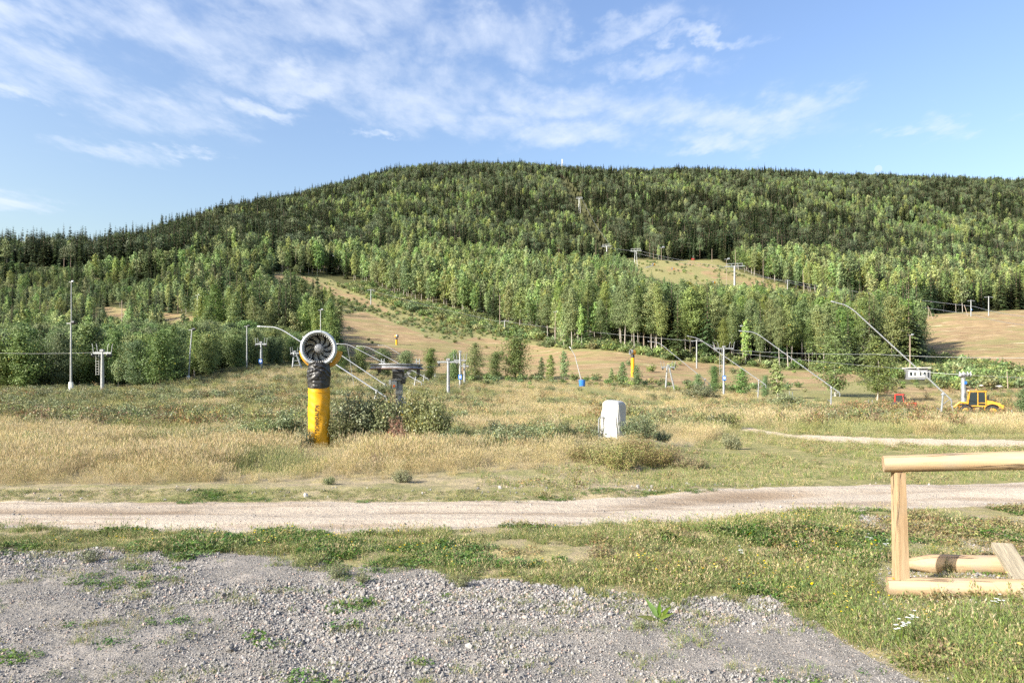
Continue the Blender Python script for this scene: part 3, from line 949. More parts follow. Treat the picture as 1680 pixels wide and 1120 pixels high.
def make_pine(seed, H, mat, ncl=26, per=34, ln=0.55):
    g = np.random.default_rng(seed)
    mb = MB()
    tr = H * 0.012
    sx, sy = g.normal(0, 0.03, 2) * H
    def spine(t): return np.array([sx * t * t, sy * t * t, H * t])
    mb.path([spine(t) for t in (0, .3, .6, .85, .98)], [tr * 1.2, tr, tr * .75, tr * .45, .02], 5)
    C, N = [], []
    for i in range(ncl):
        t = g.uniform(0.45, 1.0)
        az = i * 2.4 + g.uniform(-.4, .4)
        r = H * 0.17 * (1.15 - (t - 0.45) * 1.5) * g.uniform(0.5, 1.1)
        e = np.array([math.cos(az), math.sin(az), g.uniform(0.1, 0.4)])
        p1 = spine(t - 0.04) + e * r
        mb.path([spine(t - 0.06), p1], [tr * .2, .015], 3, False)
        o = g.normal(0, 1, (per, 3)) * np.array([.075, .075, .032]) * H * 0.8
        C.append(p1 + o); N.append(unit(o + np.array([0, 0, .5])))
    V, Q, v = leaves(np.concatenate(C), np.concatenate(N), ln, ln * 0.55, g, 0.6)
    crown = np_mesh('crown', V, Q, None, {'v': v}, mat)
    tm = bpy.data.meshes.new('trunk')
    tm.from_pydata(mb.v, [], mb.f)
    tm.materials.append(M_sbark)
    return tm, crown, H


def make_shrub(seed, H, Rad, nst, per, ln, wd, mat, low=0.12, upright=0.6, spread=0.07):
    """many stems from the ground with leaves up their length"""
    g = np.random.default_rng(seed)
    mb = MB()
    C, N = [], []
    for i in range(nst):
        az = i * 2.399 + g.uniform(-.4, .4)
        rr = math.sqrt((i + 0.5) / nst)
        hgt = H * g.uniform(0.62, 1.06) * (1 - 0.38 * rr * rr)
        b = np.array([math.cos(az), math.sin(az), 0]) * Rad * rr * (1 - upright) * 0.8
        tpt = np.array([math.cos(az) * Rad * rr, math.sin(az) * Rad * rr, hgt]) + np.append(g.normal(0, .05, 2) * Rad, 0)
        mid = (b + tpt) / 2 + np.array([0, 0, hgt * 0.08])
        mb.path([b + [0, 0, -0.02], mid, tpt], [0.012 * H * .7, 0.008 * H * .7, 0.003], 3, False)
        n = int(per * g.uniform(0.7, 1.3))
        t = g.uniform(low, 1.03, n) ** 0.75
        base = np.where(t[:, None] < .5, b + (mid - b) * (t[:, None] / .5), mid + (tpt - mid) * ((t[:, None] - .5) / .5))
        o = g.normal(0, 1, (n, 3)) * spread * H
        C.append(base + o)
        N.append(unit(o / (spread * H) + np.array([math.cos(az) * rr * .8, math.sin(az) * rr * .8, .6])))
    C = np.concatenate(C); N = np.concatenate(N)
    C[:, 2] = np.maximum(C[:, 2], 0.02)
    V, Q, v = leaves(C, N, ln, wd, g, 0.6)
    crown = np_mesh('foliage', V, Q, None, {'v': v}, mat)
    tm = bpy.data.meshes.new('stems')
    tm.from_pydata(mb.v, [], mb.f)
    tm.materials.append(M_stem)
    return tm, crown, H


def join_plant(name, tm, cm):
    """trunk and crown as one mesh (used for the far masses)"""
    import bmesh
    bm = bmesh.new()
    bm.from_mesh(cm)
    nf = len(bm.faces)
    bm.from_mesh(tm)
    bm.faces.ensure_lookup_table()
    me = bpy.data.meshes.new(name)
    for i, f in enumerate(bm.faces):
        f.material_index = 0 if i < nf else 1
    bm.to_mesh(me)
    bm.free()
    me.materials.append(cm.materials[0])
    me.materials.append(tm.materials[0])
    return me


def make_tuft(seed, nb, H, Rad, wd, mat, bend=0.35, head=0.0, headw=0.012, seg=2):
    """a tuft of bent blades; some blades carry a feathery head"""
    g = np.random.default_rng(seed)
    V, Q, v = [], [], []
    k = 0
    for i in range(nb):
        az = g.uniform(0, 6.283); rr = Rad * math.sqrt(g.uniform(0, 1))
        b = np.array([math.cos(az) * rr, math.sin(az) * rr, -0.01])
        h = H * g.uniform(0.55, 1.12)
        ba = az + g.normal(0, 0.9)
        bd = np.array([math.cos(ba), math.sin(ba), 0])
        fa = g.uniform(0, 6.283)
        sd = np.array([math.cos(fa), math.sin(fa), 0]) * wd * g.uniform(0.6, 1.3)
        bn = h * bend * g.uniform(0.2, 1.5)
        tone = g.uniform(0, 1)
        pts = []
        for s_ in range(seg + 1):
            t = s_ / seg
            pts.append(b + np.array([0, 0, h * t * (1 - 0.18 * t * bend)]) + bd * bn * t * t)
        ishead = g.uniform(0, 1) < head
        for s_ in range(seg):
            w0 = sd * (1 - s_ / seg * 0.75); w1 = sd * (1 - (s_ + 1) / seg * 0.75)
            if s_ == seg - 1 and not ishead: w1 = sd * 0.05
            V += [pts[s_] - w0, pts[s_] + w0, pts[s_ + 1] + w1, pts[s_ + 1] - w1]
            Q.append((k, k + 1, k + 2, k + 3)); k += 4
            v += [tone] * 4
        if ishead:
            for r_2 in range(3):
                tp = pts[-1] + g.normal(0, headw, 3) - np.array([0, 0, 0.05 * r_2 * h])
                up = np.array([bd[0] * .4, bd[1] * .4, 1.0]) * h * 0.11
                ss_ = np.array([math.cos(fa + r_2), math.sin(fa + r_2), 0]) * headw
                V += [tp - up * .6, tp + ss_, tp + up, tp - ss_]
                Q.append((k, k + 1, k + 2, k + 3)); k += 4
                v += [min(1, tone * 0.5 + 0.5)] * 4
    return np_mesh('tuft', np.array(V), np.array(Q), None, {'v': np.array(v)}, mat)


def make_rosette(seed, n, Rad, H, ln, wd, mat):
    """low mat of small leaves on short stalks"""
    g = np.random.default_rng(seed)
    r = Rad * np.sqrt(g.uniform(0, 1, n)); a = g.uniform(0, 6.283, n)
    C = np.stack([r * np.cos(a), r * np.sin(a), H * g.uniform(0.15, 1.0, n) * (1.1 - (r / Rad) ** 2 * 0.7)], -1)
    V, Q, v = leaves(C, np.tile([0, 0, 1.0], (n, 1)), ln, wd, g, 0.45)
    return np_mesh('rosette', V, Q, None, {'v': v}, mat)


def make_stone(seed):
    g = np.random.default_rng(seed)
    import bmesh
    bm = bmesh.new()
    bmesh.ops.create_icosphere(bm, subdivisions=1, radius=0.5)
    s_ = g.uniform(0.6, 1.1, 3)
    for v_ in bm.verts:
        k_ = g.uniform(0.72, 1.2)
        v_.co = Vector((v_.co.x * s_[0] * k_, v_.co.y * s_[1] * k_, v_.co.z * s_[2] * k_ * 0.8))
    me = bpy.data.meshes.new('stone')
    bm.to_mesh(me); bm.free()
    me.materials.append(M_stone)
    return me


# ------------------------------------------------------------------ scattering of uncountable stuff (instances on points, one object each)
def scatter(name, label, meshes, P3, scl, rotz, tilt=0.0, idxs=None, cat=None, parent=None):
    n = len(P3)
    if n == 0:
        return None
    src = bpy.data.collections.new(name + '_sources')
    for i, me in enumerate(meshes):
        o = bpy.data.objects.new('%s_%02d' % (name, i), me)
        src.objects.link(o)
    me = bpy.data.meshes.new(name)
    me.vertices.add(n)
    me.vertices.foreach_set('co', np.asarray(P3, np.float32).ravel())
    at = me.attributes.new('rot', 'FLOAT_VECTOR', 'POINT')
    if np.ndim(tilt) == 2:
        rv = np.asarray(tilt)
    else:
        rv = np.stack([rng.normal(0, tilt, n), rng.normal(0, tilt, n), rotz], -1) if tilt else np.stack([np.zeros(n), np.zeros(n), rotz], -1)
    at.data.foreach_set('vector', rv.astype(np.float32).ravel())
    at = me.attributes.new('scl', 'FLOAT_VECTOR', 'POINT')
    s3 = np.asarray(scl)
    if s3.ndim == 1:
        s3 = np.stack([s3] * 3, -1)
    at.data.foreach_set('vector', s3.astype(np.float32).ravel())
    at = me.attributes.new('pick', 'INT', 'POINT')
    at.data.foreach_set('value', (rng.integers(0, len(meshes), n) if idxs is None else idxs).astype(np.int32))
    o = link(name, me, parent)
    ng = bpy.data.node_groups.new(name + '_nodes', 'GeometryNodeTree')
    ng.interface.new_socket('Geometry', in_out='INPUT', socket_type='NodeSocketGeometry')
    ng.interface.new_socket('Geometry', in_out='OUTPUT', socket_type='NodeSocketGeometry')
    gi, go = ng.nodes.new('NodeGroupInput'), ng.nodes.new('NodeGroupOutput')
    ci = ng.nodes.new('GeometryNodeCollectionInfo')
    ci.inputs['Collection'].default_value = src
    ci.inputs['Separate Children'].default_value = True
    ci.inputs['Reset Children'].default_value = True
    ip = ng.nodes.new('GeometryNodeInstanceOnPoints')
    ip.inputs['Pick Instance'].default_value = True

    def na(nm, ty):
        a = ng.nodes.new('GeometryNodeInputNamedAttribute')
        a.data_type = ty
        a.inputs['Name'].default_value = nm
        return a.outputs['Attribute']
    L = ng.links.new
    L(gi.outputs[0], ip.inputs['Points'])
    L(ci.outputs[0], ip.inputs['Instance'])
    L(na('pick', 'INT'), ip.inputs['Instance Index'])
    L(na('rot', 'FLOAT_VECTOR'), ip.inputs['Rotation'])
    L(na('scl', 'FLOAT_VECTOR'), ip.inputs['Scale'])
    L(ip.outputs[0], go.inputs[0])
    md_ = o.modifiers.new('scatter', 'NODES')
    md_.node_group = ng
    return tag(o, label, cat or 'plants', kind='stuff')


# ------------------------------------------------------------------ the woods
def grid_points(y0, y1, sp, u0=-420, u1=1900):
    """jittered planting positions between two distances"""
    out = []
    y = y0
    while y < y1:
        xa, xb = (u0 - CX) / F * y, (u1 - CX) / F * y
        n = int((xb - xa) / sp)
        if n > 0:
            x = xa + (np.arange(n) + rng.uniform(-0.45, 0.45, n) + 0.5) * sp
            out.append(np.stack([x, y + rng.uniform(-0.45, 0.45, n) * sp], -1))
        y += sp
    a = np.concatenate(out)
    z = hz(a[:, 0], a[:, 1])
    return a[:, 0], a[:, 1], z


clear_polys = [RUN_LEFT, FIELD_RIGHT, UPPER_CLEAR, LIFT_CUT, LIFT_ROW, BARE_A, BARE_B]


def is_clear(u, v):
    c_ = np.zeros(u.shape, bool)
    for p in clear_polys:
        c_ |= inpoly(u, v, p)
    return c_


# mesh variants: near (individual) and far (mass)
BN = [make_birch(s, 13, c0, r_, 84, 84, 0.25, 0.165, M_birch, M_bark, weep=wp, rag=.22, trunk_r=.095) for s, c0, r_, wp in ((1, .16, 2.5, .5), (2, .12, 2.9, .6), (3, .30, 2.2, .35), (4, .34, 2.5, .4), (5, .2, 2.2, .4), (6, .38, 2.1, .3))]
AN = [make_birch(s, 6.5, 0.05, r_, 64, 125, 0.19, 0.125, M_alder, M_stem, weep=.12, shape=.5, trunk_r=.07, rag=.33, upr=(.5, 1.9)) for s, r_ in ((21, 2.4), (22, 2.8), (23, 2.1), (24, 2.5))]
SN = [make_spruce(s, 16, r_, 30, 9, 7, M_spruce) for s, r_ in ((31, 2.6), (32, 3.0), (33, 2.3))]
YN = [make_birch(s, 7, .10, r_, 36, 55, 0.26, 0.18, M_young, M_bark, weep=.3) for s, r_ in ((41, 1.3), (42, 1.6), (43, 1.15))]
BF = [join_plant('birch', *make_birch(s, 13, c0, r_, 40, 34, 0.50, 0.34, M_birch_far, M_bark, weep=.3, rag=.22, trunk_r=.09)[:2]) for s, c0, r_ in ((51, .2, 2.5), (52, .25, 2.9), (53, .3, 2.2), (54, .15, 2.6), (55, .3, 2.4))]
AF = [join_plant('alder', *make_birch(s, 6.5, .05, r_, 34, 36, 0.38, 0.27, M_alder, M_stem, weep=.15, shape=.5, trunk_r=.07, rag=.3, upr=(.5, 1.7))[:2]) for s, r_ in ((61, 2.4), (62, 2.8), (63, 2.2))]
SF = [join_plant('spruce', *make_spruce(s, 16, r_, 19, 9, 1, M_spruce, ragged=.22)[:2]) for s, r_ in ((71, 2.1), (72, 2.5), (73, 1.8), (74, 2.3), (75, 2.0))]
SF += [join_plant('spruce', *make_spruce(76, 16, 1.9, 14, 6, 2, M_dead, ragged=.4)[:2])]
PF = [join_plant('pine', *make_pine(s, 15, M_pine)[:2]) for s in (81, 82, 83)]
YF = [join_plant('young_birch', *make_birch(s, 7, .08, r_, 22, 20, 0.5, 0.36, M_young, M_bark, weep=.25)[:2]) for s, r_ in ((91, 1.5), (92, 1.8), (93, 1.3))]

trees = {'birch': [], 'spruce': [], 'alder': [], 'pine': [], 'young': []}      # rows: x y z height width-factor


def plant(kind, x, y, z, h, wf):
    h = np.asarray(h) * (0.62 + 0.7 * fbm(np.asarray(x) / 22, np.asarray(y) / 22, 3, 123)) if kind != 'alder' else h
    trees[kind].append(np.stack([x, y, z, h, wf], -1))


# --- tall leafy thicket along the left edge of the field and up to the wood
x, y, z = grid_points(67.5, 150, 2.9)
u, v = pix(x, y, z)
ok = (u < 552) & (v < field_top(u) - 1) & ~is_clear(u, v) & (x > -95)
hgt = (4.4 + 3.2 * fbm(x / 9, y / 9, 3, 5)) * rng.uniform(0.8, 1.2, len(x)) * np.interp(y, [66, 90, 150], [0.92, 1.0, 1.15])
hgt *= np.interp(u, [-200, 0, 200, 420, 470, 550], [1.2, 1.1, 1.0, 0.95, 0.8, 0.62])
hgt = hgt * np.where(y < 85, .55 + .75 * fbm(x / 6 + 3, y / 6, 3, 171), .9)
sel = ok & (rng.uniform(0, 1, len(x)) < 0.92)
mixb = sel & (rng.uniform(0, 1, len(x)) < 0.20)
sel = sel & ~mixb
plant('alder', x[sel], y[sel], z[sel], hgt[sel], rng.uniform(0.7, 1.2, sel.sum()))
plant('birch', x[mixb], y[mixb], z[mixb], hgt[mixb] * rng.uniform(0.75, 1.15, mixb.sum()), rng.uniform(.9, 1.3, mixb.sum()))

# --- middle slope
x, y, z = grid_points(150, 470, 4.0)
u, v = pix(x, y, z)
clr = is_clear(u, v)
left = u < 548 + np.interp(v, [430, 470, 520, 560], [-70, -40, 0, 5])
up_line = np.interp(u, [-400, 200, 420, 560, 700, 830, 1000, 1150, 1300, 1450, 1700], [445, 452, 432, 428, 425, 425, 428, 440, 440, 448, 452])
mid = (v > up_line) & ~clr & ~((u > 1512) & (v > 519))
n_a = fbm(x / 28, y / 28, 3, 41)
n_b = rng.uniform(0, 1, len(x))
# left slope: birch, alder and some spruce
s1 = mid & left
spr = s1 & (n_b < np.where(n_a > 0.52, 0.50, 0.13))
ald = s1 & ~spr & (n_a < 0.47) & (n_b < 0.9)
bir = s1 & ~spr & ~ald & (n_b < 0.92)
_ll = np.interp(u, [425, 450, 480, 520, 548], [448, 460, 478, 500, 524]) + rng.normal(0, 3, len(x))
LMAX = np.where((u > 428) & (u < 560) & (y > 200) & (v > _ll), np.maximum((v - _ll) / F * y, 2.5), 99)
_lb = np.interp(u, [160, 175, 205, 220, 255, 270, 318, 335], [470, 518, 522, 470, 470, 528, 534, 470])
LMAX = np.minimum(LMAX, np.where((u > 165) & (u < 330) & (v > _lb) & (_lb > 500), np.maximum((v - _lb) / F * y, 2.0), 99))
lowl = np.interp(u, [0, 260, 330, 450], [0.66, 0.7, 0.9, 1.0])
lowl = np.where(y > 330, np.minimum(1, lowl + .25), lowl)
hb = lambda m_, lo, hi: np.minimum(rng.uniform(lo, hi, m_.sum()) * (0.82 + 0.36 * fbm(x[m_] / 20, y[m_] / 20, 2, 8)) * np.where(u[m_] < 560, lowl[m_], 1.0), LMAX[m_])
plant('spruce', x[spr], y[spr], z[spr], hb(spr, 10, 17), rng.uniform(.85, 1.15, spr.sum()))
plant('alder', x[ald], y[ald], z[ald], hb(ald, 5, 8), rng.uniform(.9, 1.2, ald.sum()))
plant('birch', x[bir], y[bir], z[bir], hb(bir, 8.5, 14.5), rng.uniform(.85, 1.2, bir.sum()))
# birch stand right of the run, up to the young birch
s2 = mid & ~left
# trees below the upper clearing stay low enough to leave it in view
_lim = np.interp(u, [1000, 1060, 1110, 1190, 1290, 1345], [446, 456, 467, 468, 476, 486]) + rng.normal(0, 3, len(x))
HMAX = np.where((u > 1003) & (u < 1345) & (v > _lim - 4), np.maximum((v - _lim) / F * y, 2.5), 99)
young = s2 & inpoly(u, v, [(850, 420), (1010, 424), (1060, 455), (1160, 466), (1300, 478), (1330, 492), (1290, 506), (1180, 506), (1060, 492), (980, 466), (900, 452), (850, 450)])
low = s2 & (u < 905) & (v > np.interp(u, [548, 600, 700, 780, 860, 905], [452, 468, 502, 520, 540, 560]))
spr = s2 & ~young & ~low & (n_b < np.where(u > 1330, 0.45, np.where(n_a > .55, .25, .10)))
bir = s2 & ~young & ~low & ~spr & (n_b < 0.9)
plant('young', x[young], y[young], z[young], np.minimum(hb(young, 4.5, 7), HMAX[young]), rng.uniform(.9, 1.3, young.sum()))
plant('spruce', x[spr], y[spr], z[spr], np.minimum(hb(spr, 13, 19), HMAX[spr]), rng.uniform(.85, 1.15, spr.sum()))
plant('birch', x[bir], y[bir], z[bir], np.minimum(hb(bir, 12.5, 18), HMAX[bir]), rng.uniform(.62, 1.12, bir.sum()))
# --- the forest above
for (y0, y1, sp) in ((380, 700, 4.7), (700, 1260, 5.6)):
    x, y, z = grid_points(y0, y1, sp, -260, 1860)
    u, v = pix(x, y, z)
    up_line = np.interp(u, [-400, 200, 420, 560, 700, 830, 1000, 1150, 1300, 1450, 1700], [445, 452, 432, 428, 425, 425, 428, 440, 440, 448, 452])
    clr = is_clear(u, v)
    ok = (v <= np.where(y < 470, up_line, 999)) & ~clr
    n_a = fbm(x / 45, y / 45, 4, 77)
    n_b = rng.uniform(0, 1, len(x))
    pale = inpoly(u, v, [(1270, 388), (1380, 390), (1500, 412), (1600, 436), (1720, 456), (1800, 462), (1800, 438), (1690, 428), (1580, 410), (1470, 394), (1390, 374), (1300, 376)])
    pale |= inpoly(u, v, [(1440, 372), (1500, 368), (1560, 384), (1640, 408), (1560, 404), (1480, 390)])
    pale |= inpoly(u, v, [(1400, 545), (1401, 545), (1402, 546)])
    pb = np.clip(0.12 + (n_a - 0.5) * 2.8, 0.02, 0.85)
    pb = np.where(v < np.interp(u, [300, 700, 900, 1300, 1700], [350, 310, 300, 300, 320]), pb * 0.35, pb)
    pb = np.where(u < 230, pb * 0.6, pb)
    cut = inpoly(u, v, LIFT_CUT) & (n_b < 0.75)
    plant('spruce', x[cut], y[cut], z[cut], rng.uniform(2.5, 5.0, cut.sum()), rng.uniform(1.2, 1.7, cut.sum()))
    yg_ = ok & pale
    bir = ok & ~pale & (n_b < pb * 0.95)
    pin = ok & ~pale & ~bir & (n_b < pb + np.where(v < 330, 0.30, 0.10))
    spr = ok & ~pale & ~bir & ~pin
    kscale = np.interp(v, [280, 330, 420], [0.80, 0.92, 1.0])
    plant('young', x[yg_], y[yg_], z[yg_], rng.uniform(6, 9, yg_.sum()), rng.uniform(1.1, 1.5, yg_.sum()))
    plant('birch', x[bir], y[bir], z[bir], rng.uniform(11, 17, bir.sum()) * kscale[bir], rng.uniform(.7, 1.3, bir.sum()))
    plant('pine', x[pin], y[pin], z[pin], rng.uniform(11, 18, pin.sum()) * kscale[pin], rng.uniform(.9, 1.2, pin.sum()))
    plant('spruce', x[spr], y[spr], z[spr], (11 + 14 * rng.beta(1.6, 2.4, spr.sum())) * kscale[spr], rng.uniform(.85, 1.15, spr.sum()))
# tall dark spruces on the low ridge at the far left
plant('spruce', *[np.array(a, float) for a in zip(*[(*G(uu, 330), hh, 1.1) for uu, hh in ((-60, 21), (-35, 22), (-12, 20), (8, 21), (20, 19), (33, 18), (-90, 22))])])

for k_ in trees:
    trees[k_] = np.concatenate(trees[k_]) if trees[k_] else np.zeros((0, 5))


def copy_tree(name, tm, cm, H, row, label, cat, group, bark='trunk', crown='crown'):
    t = thing(name, label, cat, (row[0], row[1], row[2] - 0.05), random.uniform(0, 6.28), group)
    s_ = row[3] / H
    t.scale = (s_ * row[4], s_ * row[4], s_)
    a = bpy.data.objects.new(bark, tm); col.objects.link(a); a.parent = t
    b = bpy.data.objects.new(crown, cm); col.objects.link(b); b.parent = t
    return t


def region(u):
    return 'left' if u < 560 else ('centre' if u < 1330 else 'right')


LAB = {
    'birch': {'left': 'leafy birch in the mixed wood left of the mown ski run', 'centre': 'slender pale-trunked birch in the tall stand above the mown run', 'right': 'birch at the wood edge above the right grass slope'},
    'spruce': {'left': 'dark pointed spruce among birches left of the mown ski run', 'centre': 'dark spruce rising in the birch stand above the run', 'right': 'dark spruce in the wood above the right grass slope'},
    'alder': {'left': 'bushy dark green alder in the thicket along the left field edge', 'centre': 'bushy alder beside the ski run', 'right': 'bushy alder at the right field edge'},
}
NAMES = {'birch': ('birch_tree', BN, BF, 13.0), 'spruce': ('spruce_tree', SN, SF, 16.0), 'alder': ('alder_bush', AN, AF, 6.5)}
for kind, (nm, near_m, far_m, H0) in NAMES.items():
    a = trees[kind]
    u, v = pix(a[:, 0], a[:, 1], a[:, 2])
    size = a[:, 3] / a[:, 1]
    size = np.where((u > -10) & (u < 1690), size, 0)
    order = np.argsort(-size)
    pick = order[:290]
    rest = order[290:]
    for i in pick:
        r_ = a[i]
        if kind == 'birch':
            vi = random.choice((2, 3, 5)) if u[i] > 560 else random.choice((0, 1, 2, 4))
        else:
            vi = random.randrange(len(near_m))
        tm, cm_, H = near_m[vi]
        rg = region(u[i])
        lab_ = LAB[kind][rg]
        if kind == 'alder':
            lab_ = 'bushy dark green alder in the thicket ' + ('left of the tall white lamp pole' if u[i] < 110 else 'behind the grey horned lift tower' if u[i] < 240 else 'around the leaning white lamp pole' if u[i] < 360 else 'between the upright lamp pole and the snow cannon')
        elif kind == 'birch' and rg == 'centre':
            lab_ = 'slender birch in the stand ' + ('left of the lift cable, above the scrub' if u[i] < 800 else 'above the round dark tree and slim birches' if u[i] < 980 else 'above the yellow cannon on the run' if u[i] < 1120 else 'behind the third and second lances')
        elif kind == 'birch' and rg == 'left' and v[i] > 585:
            lab_ = 'lighter birch standing up out of the left alder thicket'
        gr_ = '%s trees %s' % (kind, {'left': 'on the left slope', 'centre': 'in the middle stand', 'right': 'above the right slope'}[rg])
        copy_tree(nm, tm, cm_, H, r_, lab_, kind if kind != 'alder' else 'bush', gr_)
    b = a[rest]
    n = len(b)
    s3 = np.stack([b[:, 3] / H0 * b[:, 4], b[:, 3] / H0 * b[:, 4], b[:, 3] / H0], -1)
    ids = rng.integers(0, len(far_m), n)
    if kind == 'spruce':
        ids = np.where(rng.uniform(0, 1, n) < 0.035, 5, rng.integers(0, 5, n))
    scatter({'birch': 'birch_wood', 'spruce': 'spruce_forest', 'alder': 'alder_thicket'}[kind], {'birch': 'light green birches mixed through the wooded hill', 'spruce': 'dark spruce forest covering the hill', 'alder': 'mass of low alder on the left slope'}[kind],
            far_m, b[:, :3], s3, rng.uniform(0, 6.28, n), idxs=ids, cat='trees')
for kind, far_m, H0, nm, lab in (('pine', PF, 15.0, 'pine_forest', 'grey green pines along the top of the hill'), ('young', YF, 7.0, 'young_birch_wood', 'pale green bands of young birch on the hillside')):
    b = trees[kind]
    s3 = np.stack([b[:, 3] / H0 * b[:, 4], b[:, 3] / H0 * b[:, 4], b[:, 3] / H0], -1)
    scatter(nm, lab, far_m, b[:, :3], s3, rng.uniform(0, 6.28, len(b)), cat='trees')

# --- free-standing trees one can point to: column, base row, distance, height px, width px, set, label
FREE = [
    (1372, 650, 88, 118, 74, 'B', 1, 'broad light green birch standing behind the second big snow lance'),
    (1441, 655, 84, 108, 66, 'B', 0, 'weeping birch with hanging twigs just left of the small hut'),
    (1482, 590, 165, 92, 44, 'B', 1, 'tall dense birch at the edge of the right grass slope, upper of a close pair'),
    (1504, 596, 160, 88, 42, 'B', 4, 'dense birch with its crown to the ground above the hut'),
    (1398, 596, 165, 90, 44, 'B', 4, 'birch with a bare pale trunk beside the yellow-leaved one'),
    (1345, 592, 175, 85, 42, 'B', 3, 'birch behind the upper end of the second big lance'),
    (1420, 585, 180, 80, 38, 'B', 2, 'slim birch right of the yellow-leaved birch'),
    (846, 624, 113, 68, 62, 'A', 1, 'round bushy dark green tree at the foot of the mown run'),
    (780, 626, 113, 66, 42, 'B', 1, 'upright bushy birch left of the round dark tree'),
    (812, 626, 111, 48, 34, 'A', 0, 'small bush between the upright birch and the round dark tree'),
    (706, 632, 104, 60, 40, 'A', 2, 'leafy bush tree right behind the bull wheel'),
    (746, 630, 104, 52, 34, 'A', 3, 'leafy bush behind the grey T-shaped lift towers'),
    (664, 628, 100, 52, 46, 'A', 1, 'dense bush behind the bull wheel station'),
    (630, 622, 100, 50, 44, 'A', 0, 'dense bush behind the crossing snow lances'),
    (592, 616, 98, 48, 44, 'A', 2, 'dense bush just right of the big snow cannon'),
    (560, 612, 97, 44, 40, 'A', 3, 'dense bush behind the big snow cannon'),
    (903, 622, 112, 42, 22, 'Y', 0, 'small slim birch right of the round dark tree'),
    (926, 624, 112, 50, 20, 'Y', 1, 'slim young birch left of the pole in the blue barrel'),
    (888, 622, 113, 38, 18, 'Y', 2, 'short slim birch at the foot of the run'),
    (1020, 628, 102, 36, 20, 'Y', 0, 'little birch left of the yellow cannon on the run'),
    (1045, 630, 100, 32, 20, 'Y', 1, 'little birch in front of the yellow cannon on the run'),
    (1003, 628, 102, 26, 14, 'Y', 2, 'smallest of the little birches near the yellow cannon'),
    (1172, 640, 92, 40, 26, 'A', 0, 'round bush left of the grey tower with a blue sign'),
    (1216, 644, 88, 42, 30, 'Y', 1, 'sparse bush right of the grey tower with a blue sign'),
    (1276, 652, 80, 66, 34, 'Y', 0, 'thin pale birch between the two middle lances'),
    (1255, 650, 80, 34, 26, 'A', 2, 'low bush beside the third big lance'),
    (1145, 640, 94, 26, 18, 'A', 3, 'low bush by the fourth lance'),
    (1680, 668, 62, 30, 40, 'A', 3, 'grey green bush at the right picture edge by the yellow loader'),
]
SETS = {'B': (BN, 'birch_tree', 'birch', 5.2), 'A': (AN, 'bush_tree', 'bush', 5.0), 'Y': (YN, 'young_birch', 'birch', 2.8)}
for (px, pb_, Y, hp, wp, st, vi, lab) in FREE:
    ms_, nm, cat, w0 = SETS[st]
    tm, cm_, H = ms_[vi % len(ms_)]
    g_ = G(px, Y)
    zb = g_.z
    ztop = CH + (HY - (pb_ - hp)) / F * Y
    h_ = max(ztop - zb, 1.0)
    wf = (wp / F * Y) / (w0 * h_ / H)
    copy_tree(nm, tm, cm_, H, (g_.x, g_.y, g_.z, h_, wf), lab, cat, None)
M_yellowleaf = foliage('yellowing leaves', (0.17, 0.17, 0.03), (0.36, 0.28, 0.035), (0.45, 0.22, 0.02), 0.1, 0.3)
tm, cm_, H = make_birch(140, 13, .2, 2.2, 50, 50, 0.30, 0.2, M_yellowleaf, M_bark)
g_ = G(1376, 168)
copy_tree('birch_tree', tm, cm_, H, (g_.x, g_.y, g_.z, 12.0, 0.85), 'birch with yellowing autumn leaves below the tip of the largest lance', 'birch', None)

# shrubs: low scrub on the runs (mass) and bush belt behind the loader
SHF = [join_plant('scrub', *make_shrub(s, 1.6, 1.1, 16, 14, 0.34, 0.22, m_, spread=.10)[:2]) for s, m_ in ((201, M_alder), (202, M_birch_far), (203, M_weed), (204, M_alder))]
pts = []
x, y, z = grid_points(95, 460, 2.1, 380, 1760)
u, v = pix(x, y, z)
dn = fbm(x / 12, y / 12, 3, 61)
inrun = inpoly(u, v, RUN_LEFT) & ~inpoly(u, v, RUN_BARE)
edge_right = inpoly(u, v, [(552, 470), (600, 486), (700, 520), (800, 548), (905, 562), (905, 556), (860, 538), (780, 518), (700, 500), (600, 466)])
strk = inpoly(u, v, RUN_STREAK)
p_ = np.where(inrun, np.where(dn > 0.5, 0.8, 0.25), 0) + np.where(edge_right, 0.9, 0)
p_ = np.where(strk, 0.06, p_)
p_ = np.where(inpoly(u, v, LIFT_ROW), 0.75, p_)
p_ = np.where(inpoly(u, v, [(1440, 640), (1440, 600), (1500, 582), (1560, 592), (1640, 606), (1700, 620), (1700, 636), (1600, 640)]), 0.85, p_)
p_ = np.where(inpoly(u, v, [(900, 562), (1000, 566), (1090, 584), (1200, 592), (1400, 606), (1400, 612), (1200, 599), (1090, 591), (1000, 575), (905, 572)]), 0.9, p_)
p_ = np.where(inpoly(u, v, [(700, 612), (940, 622), (1160, 630), (1300, 640), (1400, 650), (1440, 640), (1460, 664), (1330, 668), (1150, 645), (940, 634), (720, 632)]), 0.55, p_)
p_ = np.where(inpoly(u, v, RUN_BARE) & (p_ == 0), 0.012, p_)
p_ = np.where(inpoly(u, v, UPPER_CLEAR), 0.25 * (dn > .55), p_)
p_ = np.where((u > 1462) & (u < 1542) & (y < 127), p_ * 0.5, p_)
s_ = (rng.uniform(0, 1, len(x)) < p_)
hs = rng.uniform(0.35, 1.1, len(x)) * np.where(edge_right, 1.9, 0.8) * (0.5 + dn)
hs = np.where(inpoly(u, v, [(1440, 640), (1440, 600), (1500, 582), (1560, 592), (1640, 606), (1700, 620), (1700, 636), (1600, 640)]), rng.uniform(0.9, 1.7, len(x)), hs)
